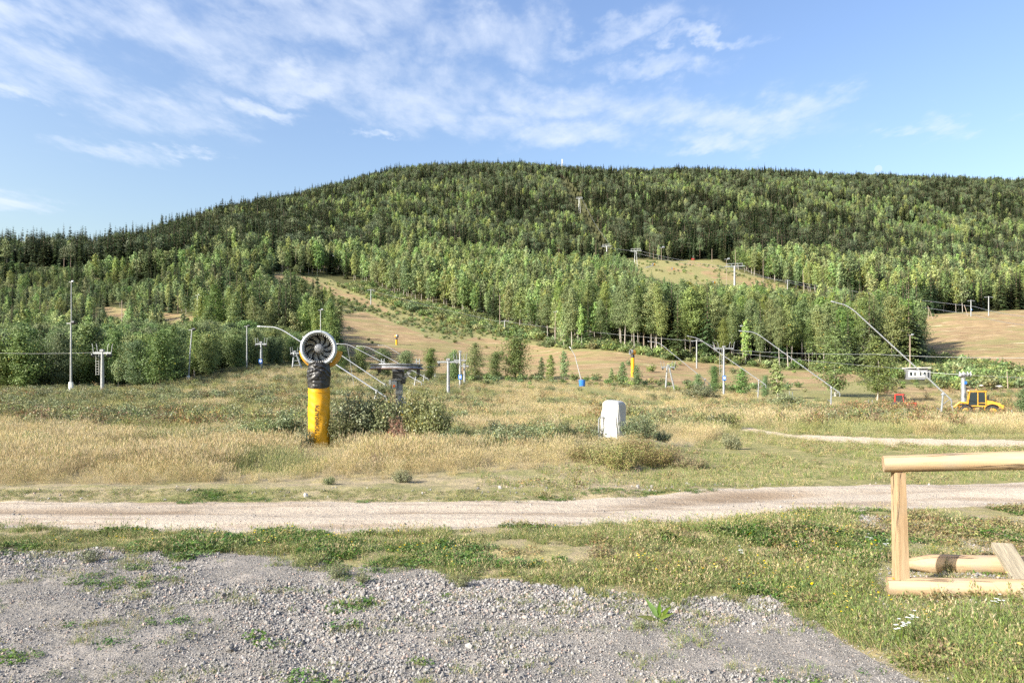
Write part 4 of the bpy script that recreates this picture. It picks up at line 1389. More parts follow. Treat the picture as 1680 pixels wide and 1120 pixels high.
hs = np.where(inpoly(u, v, [(900, 562), (1000, 566), (1090, 584), (1200, 592), (1400, 606), (1400, 612), (1200, 599), (1090, 591), (1000, 575), (905, 572)]), hs * 1.9, hs)
hs = np.where(y < 125, hs * 0.8, hs)
hs = np.where((u > 1462) & (u < 1542) & (y < 127), np.minimum(hs, 0.42), hs)
scatter('scrub', 'low green scrub on and beside the ski runs', SHF, np.stack([x, y, z], -1)[s_], hs[s_], rng.uniform(0, 6.28, s_.sum()), cat='scrub')

# ------------------------------------------------------------------ field grass
def frust(n, y0, y1, u0=-120, u1=1800):
    yy = np.sqrt(rng.uniform(y0 * y0, y1 * y1, n))
    xx = (rng.uniform(u0, u1, n) - CX) / F * yy
    return xx, yy


TS = [make_tuft(300 + i, 80, 0.48, 0.24, 0.0017, M_straw, 0.42, 0.65, 0.0042) for i in range(5)]
TG = [make_tuft(310 + i, 60, 0.36, 0.22, 0.0026, M_strawgreen, 0.5, 0.3, 0.005) for i in range(4)]
TSF = [make_tuft(320 + i, 100, 0.50, 0.48, 0.0042, M_straw, 0.45, 0.55, 0.007, 2) for i in range(4)]
TGF = [make_tuft(330 + i, 80, 0.40, 0.48, 0.0055, M_strawgreen, 0.45, 0.3, 0.008, 2) for i in range(4)]
WD = [join_plant('weed', *make_shrub(340 + i, 0.7, 0.42, 16, 22, 0.085, 0.035, m_, spread=.055)[:2]) for i, m_ in enumerate((M_weed, M_willow, M_weed, M_willow))]
RD = [join_plant('red_herb', *make_shrub(350 + i, 0.8, 0.4, 14, 14, 0.10, 0.03, M_redherb, upright=.9, spread=.04)[:2]) for i in range(3)]

strawP, greenP, strawF, greenF, weedP, redP = [], [], [], [], [], []
for (y0, y1, dens, far) in ((10.6, 16, 20, 0), (16, 28, 11, 0), (28, 55, 4.6, 1), (55, 140, 1.5, 1)):
    n = int(dens * 0.857 * (y1 * y1 - y0 * y0))
    x, y = frust(n, y0, y1)
    z = hz(x, y)
    u, v = pix(x, y, z)
    v0 = HY + F * CH / y
    ok = (v > field_top(u) - 2)
    ok |= (u > 1440) & (v > 634) & (y > 45) & (y < 100)
    ok &= ~((y < 12.2) & (v0 > np.interp(u, STRAW_U, STRAW_V) + (vnoise(x * 1.2, y * 1.2, 6) - .5) * 10))
    shortz = (y < 34) & (v0 > np.interp(u, STRAW_U, STRAW_V))
    trk = inpoly(u, v0 + (vnoise(x, y, 3) - .5) * 4, TRACK_PALE) & (y < 34)
    trg = inpoly(u, v, TRACK_GREEN)
    nz = fbm(x / 5 + 7, y / 7, 4, 15)
    gb = np.where(u < 560, 0.12, 0.0) * sstep(v, 720, 690) + np.where((u > 560) & (u < 760), .05, 0)
    gb = gb + np.where((u < 330) & (v < 672), 0.12, 0)
    isgreen = (nz + gb) > np.where((v > 736) & (u < 1010), 0.80, 0.555)
    lo = rng.uniform(0, 1, n)
    base = np.stack([x, y, z], -1)
    hfac = rng.uniform(0.7, 1.15, n) * (0.72 + 0.55 * fbm(x / 3, y / 3, 3, 44))
    hfac = np.where(y > 45, hfac * 0.85, hfac)
    hfac = np.where((u > 1380) & (y > 38), hfac * 0.6, hfac)
    ramp = np.clip((np.interp(u, STRAW_U, STRAW_V) - v0) / 26.0, 0.0, 1.0)
    hfac = np.where(y < 20, hfac * (0.30 + 0.70 * ramp ** 0.8) * np.where(fbm(x * 0.9, y * 0.6, 3, 91) > .56, 0.62, 1.0), hfac)
    moundz = (y < 24) & (np.abs(u - 1035) < 105) & (v0 > 716) & (v0 < 782)
    ok = ok & ~(moundz & (lo > 0.65))
    hfac = np.where(moundz, hfac * .5, hfac)
    hfac = np.where((np.abs(u - 530) < 45) & (y > 14.5) & (y < 19.9), hfac * .4, hfac)
    k1 = ok & ~trk & ~trg & ~isgreen & ~shortz
    k2 = ok & ~trk & ~trg & isgreen & ~shortz
    k3 = ok & ~trk & (trg | shortz)
    (strawF if far else strawP).append(np.c_[base, hfac][k1])
    (greenF if far else greenP).append(np.c_[base, hfac][k2])
    (greenF if far else greenP).append(np.c_[base, hfac * (0.15 + 0.55 * fbm(x * .8, y * .5, 3, 145))][k3 & (lo < 0.5)])
    (strawF if far else strawP).append(np.c_[base, hfac * (0.05 + 0.45 * fbm(x * .9 + 4, y * .6, 3, 146))][k3 & (lo > 0.6) & ~trg])
    wz = fbm(x / 3.2 + 31, y / 4.5, 3, 88)
    wthr = np.where(u < 760, 0.525, 0.615) + np.where(v > 735, 0.08, 0)
    wk = ok & ~trk & ~trg & ~shortz & (wz + gb * .5 > wthr) & (lo < (0.22 if not far else 0.5))
    weedP.append(np.c_[base, np.where(far, 1.05, 0.8) * rng.uniform(.5, 1.2, n)][wk])
    rk = ok & ~trk & ~trg & (fbm(x / 6 + 3, y / 3, 3, 99) > 0.60) & (y > 26) & (lo < 0.2)
    rk |= ok & (u > 1380) & (u < 1665) & (y > 49) & (y < 58) & (lo < 0.6)
    redP.append(np.c_[base, rng.uniform(.6, 1.15, n) * np.where((u > 1380) & (y > 49), np.interp(u, [1380, 1490, 1540, 1625], [1.4, 1.8, 1.35, 1.3]), 1.0)][rk])
for nm, lab, ms_, arr, cat in (('dry_grass', 'tall straw coloured dry grass of the field', TS, strawP, 'grass'), ('half_green_grass', 'half green grass between the dry tufts', TG, greenP, 'grass'),
                               ('distant_dry_grass', 'dry grass farther out on the field', TSF, strawF, 'grass'), ('distant_green_grass', 'greenish grass farther out on the field', TGF, greenF, 'grass'),
                               ('field_weeds', 'grey green willow shoots and weeds in the field', WD, weedP, 'weeds'), ('red_herbs', 'reddish autumn herbs in the field', RD, redP, 'weeds')):
    a = np.concatenate(arr)
    scatter(nm, lab, ms_, a[:, :3], a[:, 3], rng.uniform(0, 6.28, len(a)), 0.08, cat=cat)

# ------------------------------------------------------------------ near verge: short grass, clover, flowers, gravel
GS = [make_tuft(400 + i, 18, 0.10, 0.055, 0.0021, M_grass, 0.75, 0.05, 0.004) for i in range(5)]
GL = [make_tuft(410 + i, 24, 0.15, 0.08, 0.0019, M_grass, 0.8, 0.2, 0.004) for i in range(4)]
GD = [make_tuft(420 + i, 14, 0.16, 0.06, 0.0012, M_straw, 0.5, 0.5, 0.004) for i in range(4)]
CL = [make_rosette(430 + i, 34, 0.10, 0.07, 0.030, 0.022, M_clover) for i in range(4)]
CW = [make_rosette(440 + i, 30, 0.09, 0.06, 0.034, 0.012, M_weed) for i in range(3)]
BR = [make_rosette(450 + i, 30, 0.09, 0.08, 0.03, 0.012, M_drybrown) for i in range(3)]


def flower(seed, mat, H, nh, r, petals=7):
    g = np.random.default_rng(seed)
    V, Q, v = [], [], []
    k_ = 0
    mbv = MB()
    for i in range(nh):
        p = np.array([g.normal(0, .018), g.normal(0, .018), H * g.uniform(.75, 1.05)])
        mbv.path([(0, 0, 0), p * [0.5, 0.5, .5], p], [.0016, .0014, .001], 3, False)
        for a in range(petals):
            th = 6.283 * a / petals
            d = np.array([math.cos(th), math.sin(th), .15]); s2 = np.array([-d[1], d[0], 0])
            V += [p, p + d * r * .6 + s2 * r * .4, p + d * r, p + d * r * .6 - s2 * r * .4]
            Q.append((k_, k_ + 1, k_ + 2, k_ + 3)); k_ += 4
            v += [g.uniform(0, 1)] * 4
    cmf = np_mesh('petals', np.array(V), np.array(Q), None, {'v': np.array(v)}, mat)
    tmf = bpy.data.meshes.new('stalk'); tmf.from_pydata(mbv.v, [], mbv.f); tmf.materials.append(M_grass)
    return tmf, cmf


FLs = [join_plant('flower', *flower(460 + i, M_flower, .14, 2, .0075)) for i in range(3)]

n = 105000
x, y = frust(n, 3.6, 10.9, -120, 1800)
z = hz(x, y)
u = CX + F * x / y
v0 = HY + F * CH / y
gl = np.interp(u, GRAVEL_U, GRAVEL_V) + (fbm(x * 0.9, y * 0.9, 3, 31) - 0.5) * 14 + (fbm(x * 4, y * 4, 3, 12) - .5) * 60
rn = road_near(u) + (vnoise(x * 2.5, y * 2.5, 13) - .5) * 9
rf = road_far(u) + (vnoise(x * 2.5, y * 2.5, 14) - .5) * 7
strip = (v0 < gl) & (v0 > rn)
verge = (v0 < rf)
ingr = (v0 >= gl)
lo = rng.uniform(0, 1, n)
patch = fbm(x * 1.1 + 5, y * 1.6, 4, 52)
spot = fbm(x * 2.6 + 9, y * 4.2, 4, 53)
rightclump = (u > 1270) & strip & (v0 > 930)
bare_right = (u > 1400) & (v0 < 905) & strip
dirt = (fbm(x * 2.0 + 2, y * 3.0, 3, 57) > 0.64)
base = np.stack([x, y, z], -1)
nearlog = (u > 1425) & (v0 > 895) & (v0 < 1010)
k_strip = strip & ~dirt & (lo < np.where(bare_right, 0.25, 0.62)) & (patch > np.where(bare_right, 0.48, 0.32))
k_grav = ingr & (spot > 0.555) & (lo < 0.17)
k_grav |= ingr & (v0 < gl + 26) & (spot > 0.52) & (lo < 0.3)
k_verge = verge & (patch > 0.34) & (lo < np.where(v0 < np.interp(u, STRAW_U, STRAW_V) + 10, .8, .42))
m_ = (k_strip | k_grav | k_verge)
t_ = rng.uniform(0, 1, n)
sc_s = rng.uniform(.55, 1.15, n) * np.where(k_grav, 0.68, 1.0) * np.where(k_verge, .55, 1.0) * (0.45 + 0.95 * fbm(x * 1.5, y * 1.5, 3, 66)) * np.where(nearlog, 0.6, 1.0)
clov = fbm(x * 0.9 + 3, y * 1.3, 3, 58) > 0.52
k_cl = m_ & clov & (t_ < .55)
k_gr = m_ & ~k_cl & (t_ < np.where(k_verge, .45, .72))
k_cw = m_ & ~k_cl & ~k_gr & (t_ < .88)
k_gd = m_ & ~k_cl & ~k_gr & ~k_cw
for nm, lab, ms_, kk, kf, cat in (('short_grass', 'short green grass on the verge and in the gravel', GS, k_gr, 1.0, 'grass'), ('clover', 'low clover along the verge', CL, k_cl, 1.0, 'clover'),
                                  ('low_weeds', 'low grey green weeds in the verge', CW, k_cw, 1.0, 'weeds'), ('dry_verge_grass', 'dry stalks standing in the verge', GD, k_gd, .8, 'grass')):
    scatter(nm, lab, ms_, base[kk], sc_s[kk] * kf, rng.uniform(0, 6.28, kk.sum()), 0.15, cat=cat)
kk = (rightclump & ~nearlog & (lo < .17)) | (strip & ~bare_right & (patch > .56) & (lo < .05)) | (strip & (u > 1000) & (u < 1400) & (lo < .03))
scatter('long_grass', 'long green grass in the verge and the right corner', GL, base[kk], rng.uniform(.55, 1.1, kk.sum()), rng.uniform(0, 6.28, kk.sum()), 0.2, cat='grass')
kk = (strip & (fbm(x * 1.7 + 8, y * 2, 3, 67) > .57) & (lo < .2) & (u > 700))
scatter('brown_seed_heads', 'brown withered clover heads in the verge', BR, base[kk], rng.uniform(.6, 1.3, kk.sum()), rng.uniform(0, 6.28, kk.sum()), 0.15, cat='weeds')
kk = strip & (lo < .02) & (patch > .44) & ~bare_right
scatter('yellow_wildflowers', 'small yellow wildflowers in the verge', FLs, base[kk], rng.uniform(.7, 1.4, kk.sum()), rng.uniform(0, 6.28, kk.sum()), 0.15, cat='flowers')

n = 15000
x, y = frust(n, 10.2, 26, 780, 1800)
u = CX + F * x / y
v0 = HY + F * CH / y
kk = (v0 > np.interp(u, STRAW_U, STRAW_V) - 3) & (v0 < road_far(u) - 2) & ~inpoly(u, v0, TRACK_PALE) & (fbm(x * .7 + 3, y * .5, 4, 161) > 0.40)
tz = rng.uniform(0, 1, n)
bs_ = np.stack([x, y, hz(x, y)], -1)
for nm, lab, ms_, k2, sc2, cat in (('turf_grass', 'short yellowish turf between the road and the sandy track', GS, kk & (tz < .5), (.8, 1.6), 'grass'), ('turf_stalks', 'dry stalks in the turf between road and track', GD, kk & (tz > .5) & (tz < .72), (.45, .95), 'grass'), ('turf_herbs', 'small brown herbs in the turf between road and track', BR, kk & (tz > .85) & (fbm(x + 8, y, 3, 162) > .5), (1.0, 2.0), 'weeds')):
    scatter(nm, lab, ms_, bs_[k2], rng.uniform(*sc2, k2.sum()), rng.uniform(0, 6.28, k2.sum()), 0.15, cat=cat)

ST = [make_stone(500 + i) for i in range(8)]
n = 290000
x, y = frust(n, 3.55, 9.0, -90, 1770)
u = CX + F * x / y
v0 = HY + F * CH / y
gl = np.interp(u, GRAVEL_U, GRAVEL_V) + (fbm(x * 0.9, y * 0.9, 3, 31) - 0.5) * 14
coarse = fbm(x * 0.8 + 4, y * 0.9, 3, 71)
pr = np.interp(coarse, [.35, .5, .62], [0.60, 0.9, 1.0]) * np.interp(y, [3.6, 5, 7, 9], [1, .9, .6, .45])
kk = (v0 > gl - 4) & (rng.uniform(0, 1, n) < pr)
kk |= (v0 < gl) & (v0 > road_near(u)) & (u > 1380) & (rng.uniform(0, 1, n) < .25)
x, y, coarse = x[kk], y[kk], coarse[kk]
sz = np.exp(rng.normal(math.log(0.0100), 0.45, len(x))) * np.interp(coarse, [.35, .5, .65], [0.62, .95, 1.4]) * np.interp(y, [3.6, 6, 9], [1, 1.05, 1.3])
sz = np.clip(sz, .006, .055)
z = hz(x, y) + sz * 0.18
scatter('gravel', 'loose grey crushed stone', ST, np.stack([x, y, z], -1), sz, None, tilt=rng.uniform(0, 6.28, (len(x), 3)), cat='gravel')
# stones on the road and along its far verge
n = 9000
x, y = frust(n, 8.0, 12.0, -80, 1760)
u = CX + F * x / y
v0 = HY + F * CH / y
band = np.exp(-((v0 - (road_far(u) - 10)) / 7) ** 2) * np.where(fbm(x * 1.3, y * 2, 3, 81) > .48, 1, .12)
onr = ((v0 > road_far(u)) & (v0 < road_near(u))) * np.where(fbm(x * .8, y * 3, 3, 82) > .53, .35, .06)
kk = rng.uniform(0, 1, n) < np.maximum(band * .6, onr)
x, y = x[kk], y[kk]
sz = np.clip(np.exp(rng.normal(math.log(0.022), 0.55, len(x))), .01, .11) * np.where(v0[kk] > road_far(u[kk]), .6, 1)
scatter('roadside_stones', 'loose stones on the dirt road and its verge', ST, np.stack([x, y, hz(x, y) + sz * .15], -1), sz, None, tilt=rng.uniform(0, 6.28, (len(x), 3)), cat='stones')

#@@OBJECTS@@
# ------------------------------------------------------------------ big snow cannon on its padded pole
CY_ = 19.6
PM = F / CY_                                       # photo pixels per metre there
base = G(523.5, CY_)
ca = thing('snow_cannon', 'big snow cannon facing the viewer on a yellow padded pole with a black sleeve', 'snow cannon', base)
zof = lambda py: CH + (HY - py) / PM - base.z      # height above its foot
g = np.random.default_rng(2)
# yellow pad: slightly wrinkled cylinder
RP = 0.305
mb = MB()
nz_, na_ = 40, 48
for i in range(nz_ + 1):
    zz = -0.05 + (zof(633) + 0.05) * i / nz_
    for a in range(na_):
        th = 2 * PI * a / na_
        r = RP + 0.006 * math.sin(9 * zz + 2 * math.sin(3 * th)) * math.sin(2 * th + zz) + 0.004 * math.sin(31 * zz + 5 * th)
        if i > nz_ - 3: r *= 0.985
        mb.v.append((r * math.cos(th), r * math.sin(th), zz))
for i in range(nz_):
    for a in range(na_):
        b = (a + 1) % na_
        mb.f.append((i * na_ + a, i * na_ + b, (i + 1) * na_ + b, (i + 1) * na_ + a))
mb.f.append(tuple(nz_ * na_ + a for a in range(na_)))
pad = mb.build('pole_pad', M_yellow, ca, True)
mb = MB()
mb.lathe([(RP + .004, zof(643) - .006), (RP + .012, zof(643) - .004), (RP + .012, zof(643) + .004), (RP + .004, zof(643) + .006)], 48)
mb.build('seam', M_yellow, pad, True)
# black sleeve with folds, longer at the front
mb = MB()
nz_, na_ = 44, 72
zt, zbk, zfr = zof(594), zof(630), zof(637.5)
for i in range(nz_ + 1):
    t = i / nz_
    for a in range(na_):
        th = 2 * PI * a / na_
        front = max(0.0, math.cos(th + PI / 2)) ** 0.35
        zb_ = zbk + (zfr - zbk) * front
        zz = zb_ + (zt - zb_) * t
        r = RP + 0.014 + (0.262 - RP) * max(0, (t - 0.55) / 0.45) ** 1.2
        ph_ = math.cos(th) * 2.3 + 4.1, math.sin(th) * 2.3 + 7.7
        fo_ = float(fbm(np.array([ph_[0] * 1.3 + t * 1.2]), np.array([ph_[1] + t * 6.5]), 4, 301)[0])
        r += 0.075 * (abs(fo_ - .5) * 2) ** .7 * min(1, .25 + t * 1.2) - .012
        mb.v.append((r * math.cos(th), r * math.sin(th), zz))
for i in range(nz_):
    for a in range(na_):
        b = (a + 1) % na_
        mb.f.append((i * na_ + a, i * na_ + b, (i + 1) * na_ + b, (i + 1) * na_ + a))
mb.build('black_sleeve', M_sleeve, ca, True)
# lettering up the front of the pad
fc = bpy.data.curves.new('lettering', 'FONT')
fc.body = 'TECHNOALPIN'
fc.size = 0.145
fc.space_character = 1.08
fc.offset = 0.0035
fo = bpy.data.objects.new('lettering_tmp', fc)
col.objects.link(fo)
bpy.context.view_layer.update()
tme = bpy.data.meshes.new_from_object(fo.evaluated_get(bpy.context.evaluated_depsgraph_get()))
bpy.data.objects.remove(fo)
xs = np.array([v_.co.x for v_ in tme.vertices]); yv = np.array([v_.co.y for v_ in tme.vertices])
Lw = xs.max() - xs.min()
z0, z1 = zof(710), zof(664)
for v_ in tme.vertices:
    lx = (v_.co.x - xs.min()) / Lw * (z1 - z0)
    t_ = -(v_.co.y - 0.05) + 0.02
    a = t_ / RP
    rr = RP + 0.0125
    v_.co = (rr * math.sin(a), -rr * math.cos(a), z0 + lx)
tme.materials.clear(); tme.materials.append(M_letter)
link('lettering', tme, pad)
# fan head: built along its axis, then aimed
HC = Vector((0.02, -0.12, zof(571.5)))
aim = Vector((0.22, -1, -0.03)).normalized()
MH = Matrix.Translation(HC) @ aim.to_track_quat('Z', 'Y').to_matrix().to_4x4()
mb = MB()
mb.lathe([(0.405, -0.60), (0.402, 0.06), (0.43, 0.105), (0.455, 0.12), (0.482, 0.108), (0.503, 0.07), (0.51, 0.0), (0.507, -0.16), (0.495, -0.19), (0.485, -0.22), (0.475, -0.60), (0.45, -0.66), (0.41, -0.66), (0.405, -0.60)], 64, MH)
hd = mb.build('fan_shroud', M_fan, ca, True)
mb = MB()
mb.lathe([(0.402, 0.072), (0.398, 0.045), (0.365, 0.03), (0.355, -0.04), (0.40, -0.06)], 64, MH)
mb.build('nozzle_ring', M_black, hd, True)
mb = MB()
for i in range(40):
    th = 2 * PI * i / 40
    c_ = MH @ Vector((0.388 * math.cos(th), 0.388 * math.sin(th), 0.062))
    mb.ball(c_, 0.0125, 6, 4)
nzm = mb.build('nozzle_crown', M_white, hd, True)
nzm['kind'] = 'stuff'
for i in range(6):
    th = 2 * PI * i / 6 + 0.35
    MB().ball(MH @ Vector((0.478 * math.cos(th), 0.478 * math.sin(th), 0.108)), 0.013, 8, 5).build('bolt', M_dark, hd, True)
hub = MB().lathe([(0.10, -0.34), (0.135, -0.10), (0.135, -0.03), (0.122, 0.0), (0.09, 0.02), (0.04, 0.028), (0.0001, 0.03)], 32, MH).build('fan_hub', M_grease, ca, True)
for i in range(8):
    th = 2 * PI * i / 8
    MB().ball(MH @ Vector((0.085 * math.cos(th), 0.085 * math.sin(th), 0.022)), 0.011, 6, 4).build('hub_bolt', M_black, hub, True)
for i in range(10):
    th = 2 * PI * i / 10 + 0.12
    mb = MB()
    rows = 6
    for r_i in range(rows + 1):
        t = r_i / rows
        r = 0.12 + 0.255 * t
        sw = th + 0.42 * t * t
        half = 0.15 - 0.015 * t
        for s_ in (-1, 1):
            an = sw + s_ * half * (0.6 + .25 * t)
            mb.v.append(tuple(MH @ Vector((r * math.cos(an), r * math.sin(an), -0.16 + s_ * 0.075 * (1.1 - 0.5 * t)))))
            mb.v.append(tuple(MH @ Vector((r * math.cos(an), r * math.sin(an), -0.172 + s_ * 0.075 * (1.1 - 0.5 * t)))))
    for r_i in range(rows):
        o_ = r_i * 4
        mb.f += [(o_, o_ + 2, o_ + 6, o_ + 4), (o_ + 1, o_ + 5, o_ + 7, o_ + 3), (o_, o_ + 4, o_ + 5, o_ + 1), (o_ + 2, o_ + 3, o_ + 7, o_ + 6)]
    mb.f.append((rows * 4, rows * 4 + 2, rows * 4 + 3, rows * 4 + 1))
    mb.build('fan_blade', M_dark, ca, True)
mb = MB()
for rr in (.2, .32, .40):
    mb.lathe([(rr, -.60), (rr + .006, -.605), (rr, -.61), (rr - .006, -.605)], 36, MH, closed=True)
for i in range(8):
    th = 2 * PI * i / 8
    mb.tube(MH @ Vector((0, 0, -.605)), MH @ Vector((.405 * math.cos(th), .405 * math.sin(th), -.605)), .008, None, 5)
mb.build('intake_grille', M_dark, ca, True)
MB().lathe([(.404, -.33), (.0001, -.30)], 40, MH).build('backing_disc', M_white, ca, True)  # pale disc added behind the blades so the gaps look lit
MB().lathe([(.44, -.62), (.42, -.9), (.2, -.98), (.0001, -.98)], 32, MH).build('motor_cowl', M_galv, ca, True)

# yellow fork that carries the drum
mb = MB()
MF = Matrix.Translation(HC + Vector((0.02, 0.42, 0)))
nf_ = 28
for k_ in range(nf_ + 1):
    th = PI + 0.12 + (PI - 0.24) * k_ / nf_
    for r, yy in ((0.53, -0.22), (0.59, -0.17), (0.59, 0.17), (0.53, 0.22)):
        zz = r * math.sin(th)
        mb.v.append((HC.x - 0.03 + r * math.cos(th), HC.y + 0.36 + yy, HC.z + zz))
for k_ in range(nf_):
    for j in range(4):
        j2 = (j + 1) % 4
        mb.f.append((k_ * 4 + j, k_ * 4 + j2, k_ * 4 + 4 + j2, k_ * 4 + 4 + j))
mb.f += [(3, 2, 1, 0), tuple(nf_ * 4 + j for j in range(4))]
mb.build('yellow_fork', M_yelpaint, ca, True)
MB().tube((0, 0.1, zof(600)), (0, 0.1, HC.z - 0.42), 0.16, 0.13, 16).build('swivel', M_dark, ca, True)

# ------------------------------------------------------------------ drag lift return station with its bull wheel
BY = 21.0
PMB = F / BY
b0 = G(655, BY)
bw_ = thing('bull_wheel_station', 'grey drag lift station with a horizontal rusty bull wheel on a stout post', 'lift station', b0)
zb = lambda py: CH + (HY - py) / PMB - b0.z
xo = lambda px: (px - 655) / PMB
wc = Vector((xo(650.5), 0, zb(601.5)))
rw = 0.81
wh = MB().lathe([(rw - .09, .055), (rw, .075), (rw + .005, .055), (rw - .035, .015), (rw - .05, 0), (rw - .035, -.015), (rw + .005, -.055), (rw, -.075), (rw - .09, -.055)], 56, Matrix.Translation(wc), closed=True).build('wheel_rim', M_grease, bw_, True)
MB().lathe([(rw - .02, -.082), (rw + .012, -.080), (rw + .012, -.058), (rw - .02, -.055)], 56, Matrix.Translation(wc), closed=True).build('rope_groove', M_rust, wh, True)
for i in range(6):
    th = 2 * PI * i / 6 + 0.3
    MB().bar(wc + Vector((0.1 * math.cos(th), 0.1 * math.sin(th), 0)), wc + Vector(((rw - .05) * math.cos(th), (rw - .05) * math.sin(th), 0)), 0.035, 0.08).build('spoke', M_rust, wh)
MB().lathe([(0.0001, .10), (0.13, .10), (0.14, .06), (0.14, -.12), (0.0001, -.12)], 24, Matrix.Translation(wc)).build('wheel_hub', M_dark, wh, True)
MB().path([(0, 0, -0.2), (0, 0, zb(660)), (0, 0, zb(640)), (-.02, 0, zb(620))], [0.12, 0.115, 0.11, 0.12], 16).build('post', M_grease, bw_, True)
MB().box((-0.02, 0, (zb(607) + zb(622)) / 2), (0.34, 0.34, zb(607) - zb(622)), bev=0.03).build('bearing_housing', M_dark, bw_)
MB().lathe([(0.19, 0), (0.2, .02), (0.2, .06), (0.16, .09)], 20, Matrix.Translation((-.02, 0, zb(622) - .05))).build('collar', M_grease, bw_, True)
cb = MB().box((xo(649), -0.20, zb(631)), (0.16, 0.12, 0.24), bev=0.02).build('control_box', M_galv, bw_)
MB().lathe([(0.0001, .03), (0.035, .025), (0.04, 0)], 16, Matrix.Translation((xo(649) + .0, -0.262, zb(633))) @ Euler((R(90), 0, 0)).to_matrix().to_4x4()).build('stop_button', M_orange, cb, True)
MB().box((xo(641.5), -0.14, zb(627)), (0.07, 0.1, 0.15), bev=0.01).build('junction_box', M_white, bw_)
MB().box((xo(664.5), -0.13, zb(658)), (0.12, 0.08, 0.26), bev=0.015).build('side_cabinet', M_galv, bw_)
MB().box((xo(663), -0.1, zb(624)), (0.12, 0.14, 0.2), bev=0.02).build('motor', M_dark, bw_)
MB().box((xo(656), -0.13, zb(643)), (0.22, 0.05, 0.13), bev=0.01).build('rating_plate', M_galv, bw_)
MB().bar((xo(663), -.05, zb(622)), (xo(674), -.05, zb(607)), 0.06, 0.1).build('brace', M_galv, bw_)
for px in (627, 631.5, 684, 689):
    MB().path([(xo(px), -0.1, zb(600)), (xo(px), -0.1, zb(588.5))], 0.014, 8).build('rope_catcher', M_galv, bw_, True)
for px, w_ in ((629.5, .12), (686.5, .14)):
    MB().box((xo(px), -0.1, zb(593)), (w_, .05, .03)).build('catcher_bar', M_galv, bw_)
MB().path([(xo(633), -.3, zb(604)), (xo(660), -.3, zb(605.5)), (xo(690), -.28, zb(605))], 0.02, 8).build('guide_rail', M_grease, bw_, True)
MB().box((xo(625), -.25, zb(608)), (.10, .12, .12), bev=.02).build('guide_roller', M_dark, bw_)
MB().box((xo(688), -.25, zb(607.5)), (.10, .10, .28), bev=.02).build('tension_block', M_dark, bw_)
MB().path([(xo(625), -.25, zb(611)), (xo(620), -.2, zb(616))], 0.015, 6).build('hook', M_dark, bw_)
MB().path([(xo(644), -.16, zb(628)), (xo(643), -.22, zb(645)), (xo(646), -.2, zb(655)), (xo(652), -.13, zb(650))], 0.013, 6).build('cable_loop', M_black, bw_, True)
MB().lathe([(0.22, -.1), (0.22, .05), (0.13, .09)], 20).build('foot_plate', M_grease, bw_, True)

# ------------------------------------------------------------------ covered cabinet
KY = 22.0
k0 = G(1006, KY)
PK = F / KY
kb = thing('covered_cabinet', 'cabinet hidden under an off-white tarpaulin hood, on short feet in the grass', 'covered cabinet', k0, 0.0)
zk = lambda py: CH + (HY - py) / PK - k0.z
mb = MB()
nz_, na_ = 30, 64
ztop, zlow = zk(655.5), zk(718)
rotk = R(-38)
for i in range(nz_ + 1):
    t = i / nz_
    zz = zlow + (ztop - zlow) * min(1, t / 0.9)
    sh = 1.0 if t < 0.78 else math.cos((t - 0.78) / 0.22 * PI / 2) ** 0.45 * 0.99 + 0.01
    if t > 0.78:
        zz = zlow + (ztop - zlow) * (0.866 + 0.134 * math.sin((t - 0.78) / 0.22 * PI / 2))
    for a in range(na_):
        th = 2 * PI * a / na_
        cx_, sx_ = math.cos(th), math.sin(th)
        pw = 0.30
        hx, hy = 0.33, 0.29
        X = hx * math.copysign(abs(cx_) ** pw, cx_); Yv = hy * math.copysign(abs(sx_) ** pw, sx_)
        fold = 1 + 0.022 * math.sin(5 * th + 3.5 * t) * (1 - t * .5) + 0.018 * math.sin(11 * th - 6 * t) * (1 - t) + 0.06 * math.exp(-((th - 3.9 - t * .9) / .15) ** 2) - 0.07 * math.exp(-((th - 4.15 - t * .9) / .12) ** 2) + 0.05 * math.exp(-((th - 5.4 + t * .8) / .13) ** 2) - 0.05 * math.exp(-((th - 5.15 + t * .8) / .11) ** 2) + .22 * (abs(float(fbm(np.array([math.cos(th) * 1.4 + 5 + t * .6]), np.array([math.sin(th) * 1.4 + 3 + t * 1.5]), 3, 401)[0]) - .5) * 2 - .2) * (t < .86)
        fl = 1 + 0.05 * (1 - t)
        nar = 1 - .14 * t * t
        X *= fold * sh * fl * nar; Yv *= fold * sh * fl * nar
        zz_ = zz - .05 * (t > .6) * (X + .2) * (t - .6) * 4
        xr = X * math.cos(rotk) - Yv * math.sin(rotk); yr = X * math.sin(rotk) + Yv * math.cos(rotk)
        mb.v.append((xr + .03 * t, yr, zz_ + 0.035 * math.sin(4 * th + 1) * (1 - t)))
for i in range(nz_):
    for a in range(na_):
        b = (a + 1) % na_
        mb.f.append((i * na_ + a, i * na_ + b, (i + 1) * na_ + b, (i + 1) * na_ + a))
mb.f.append(tuple(nz_ * na_ + a for a in range(na_)))
mb.build('tarpaulin', M_tarp, kb, True)
for dx_, dy_ in ((-.18, -.15), (.16, -.2), (-.1, .2), (.25, .1)):
    MB().box((dx_, dy_, zlow / 2 - .02), (.05, .05, zlow + .16)).build('foot', M_galv, kb)
MB().path([((981 - 1006) / PK, -.2, -.1), ((981 - 1006) / PK, -.2, zk(687)), ((983 - 1006) / PK, -.18, zk(684.5)), ((990 - 1006) / PK, -.1, zk(684))], 0.022, 8).build('rail', M_galv, kb, True)

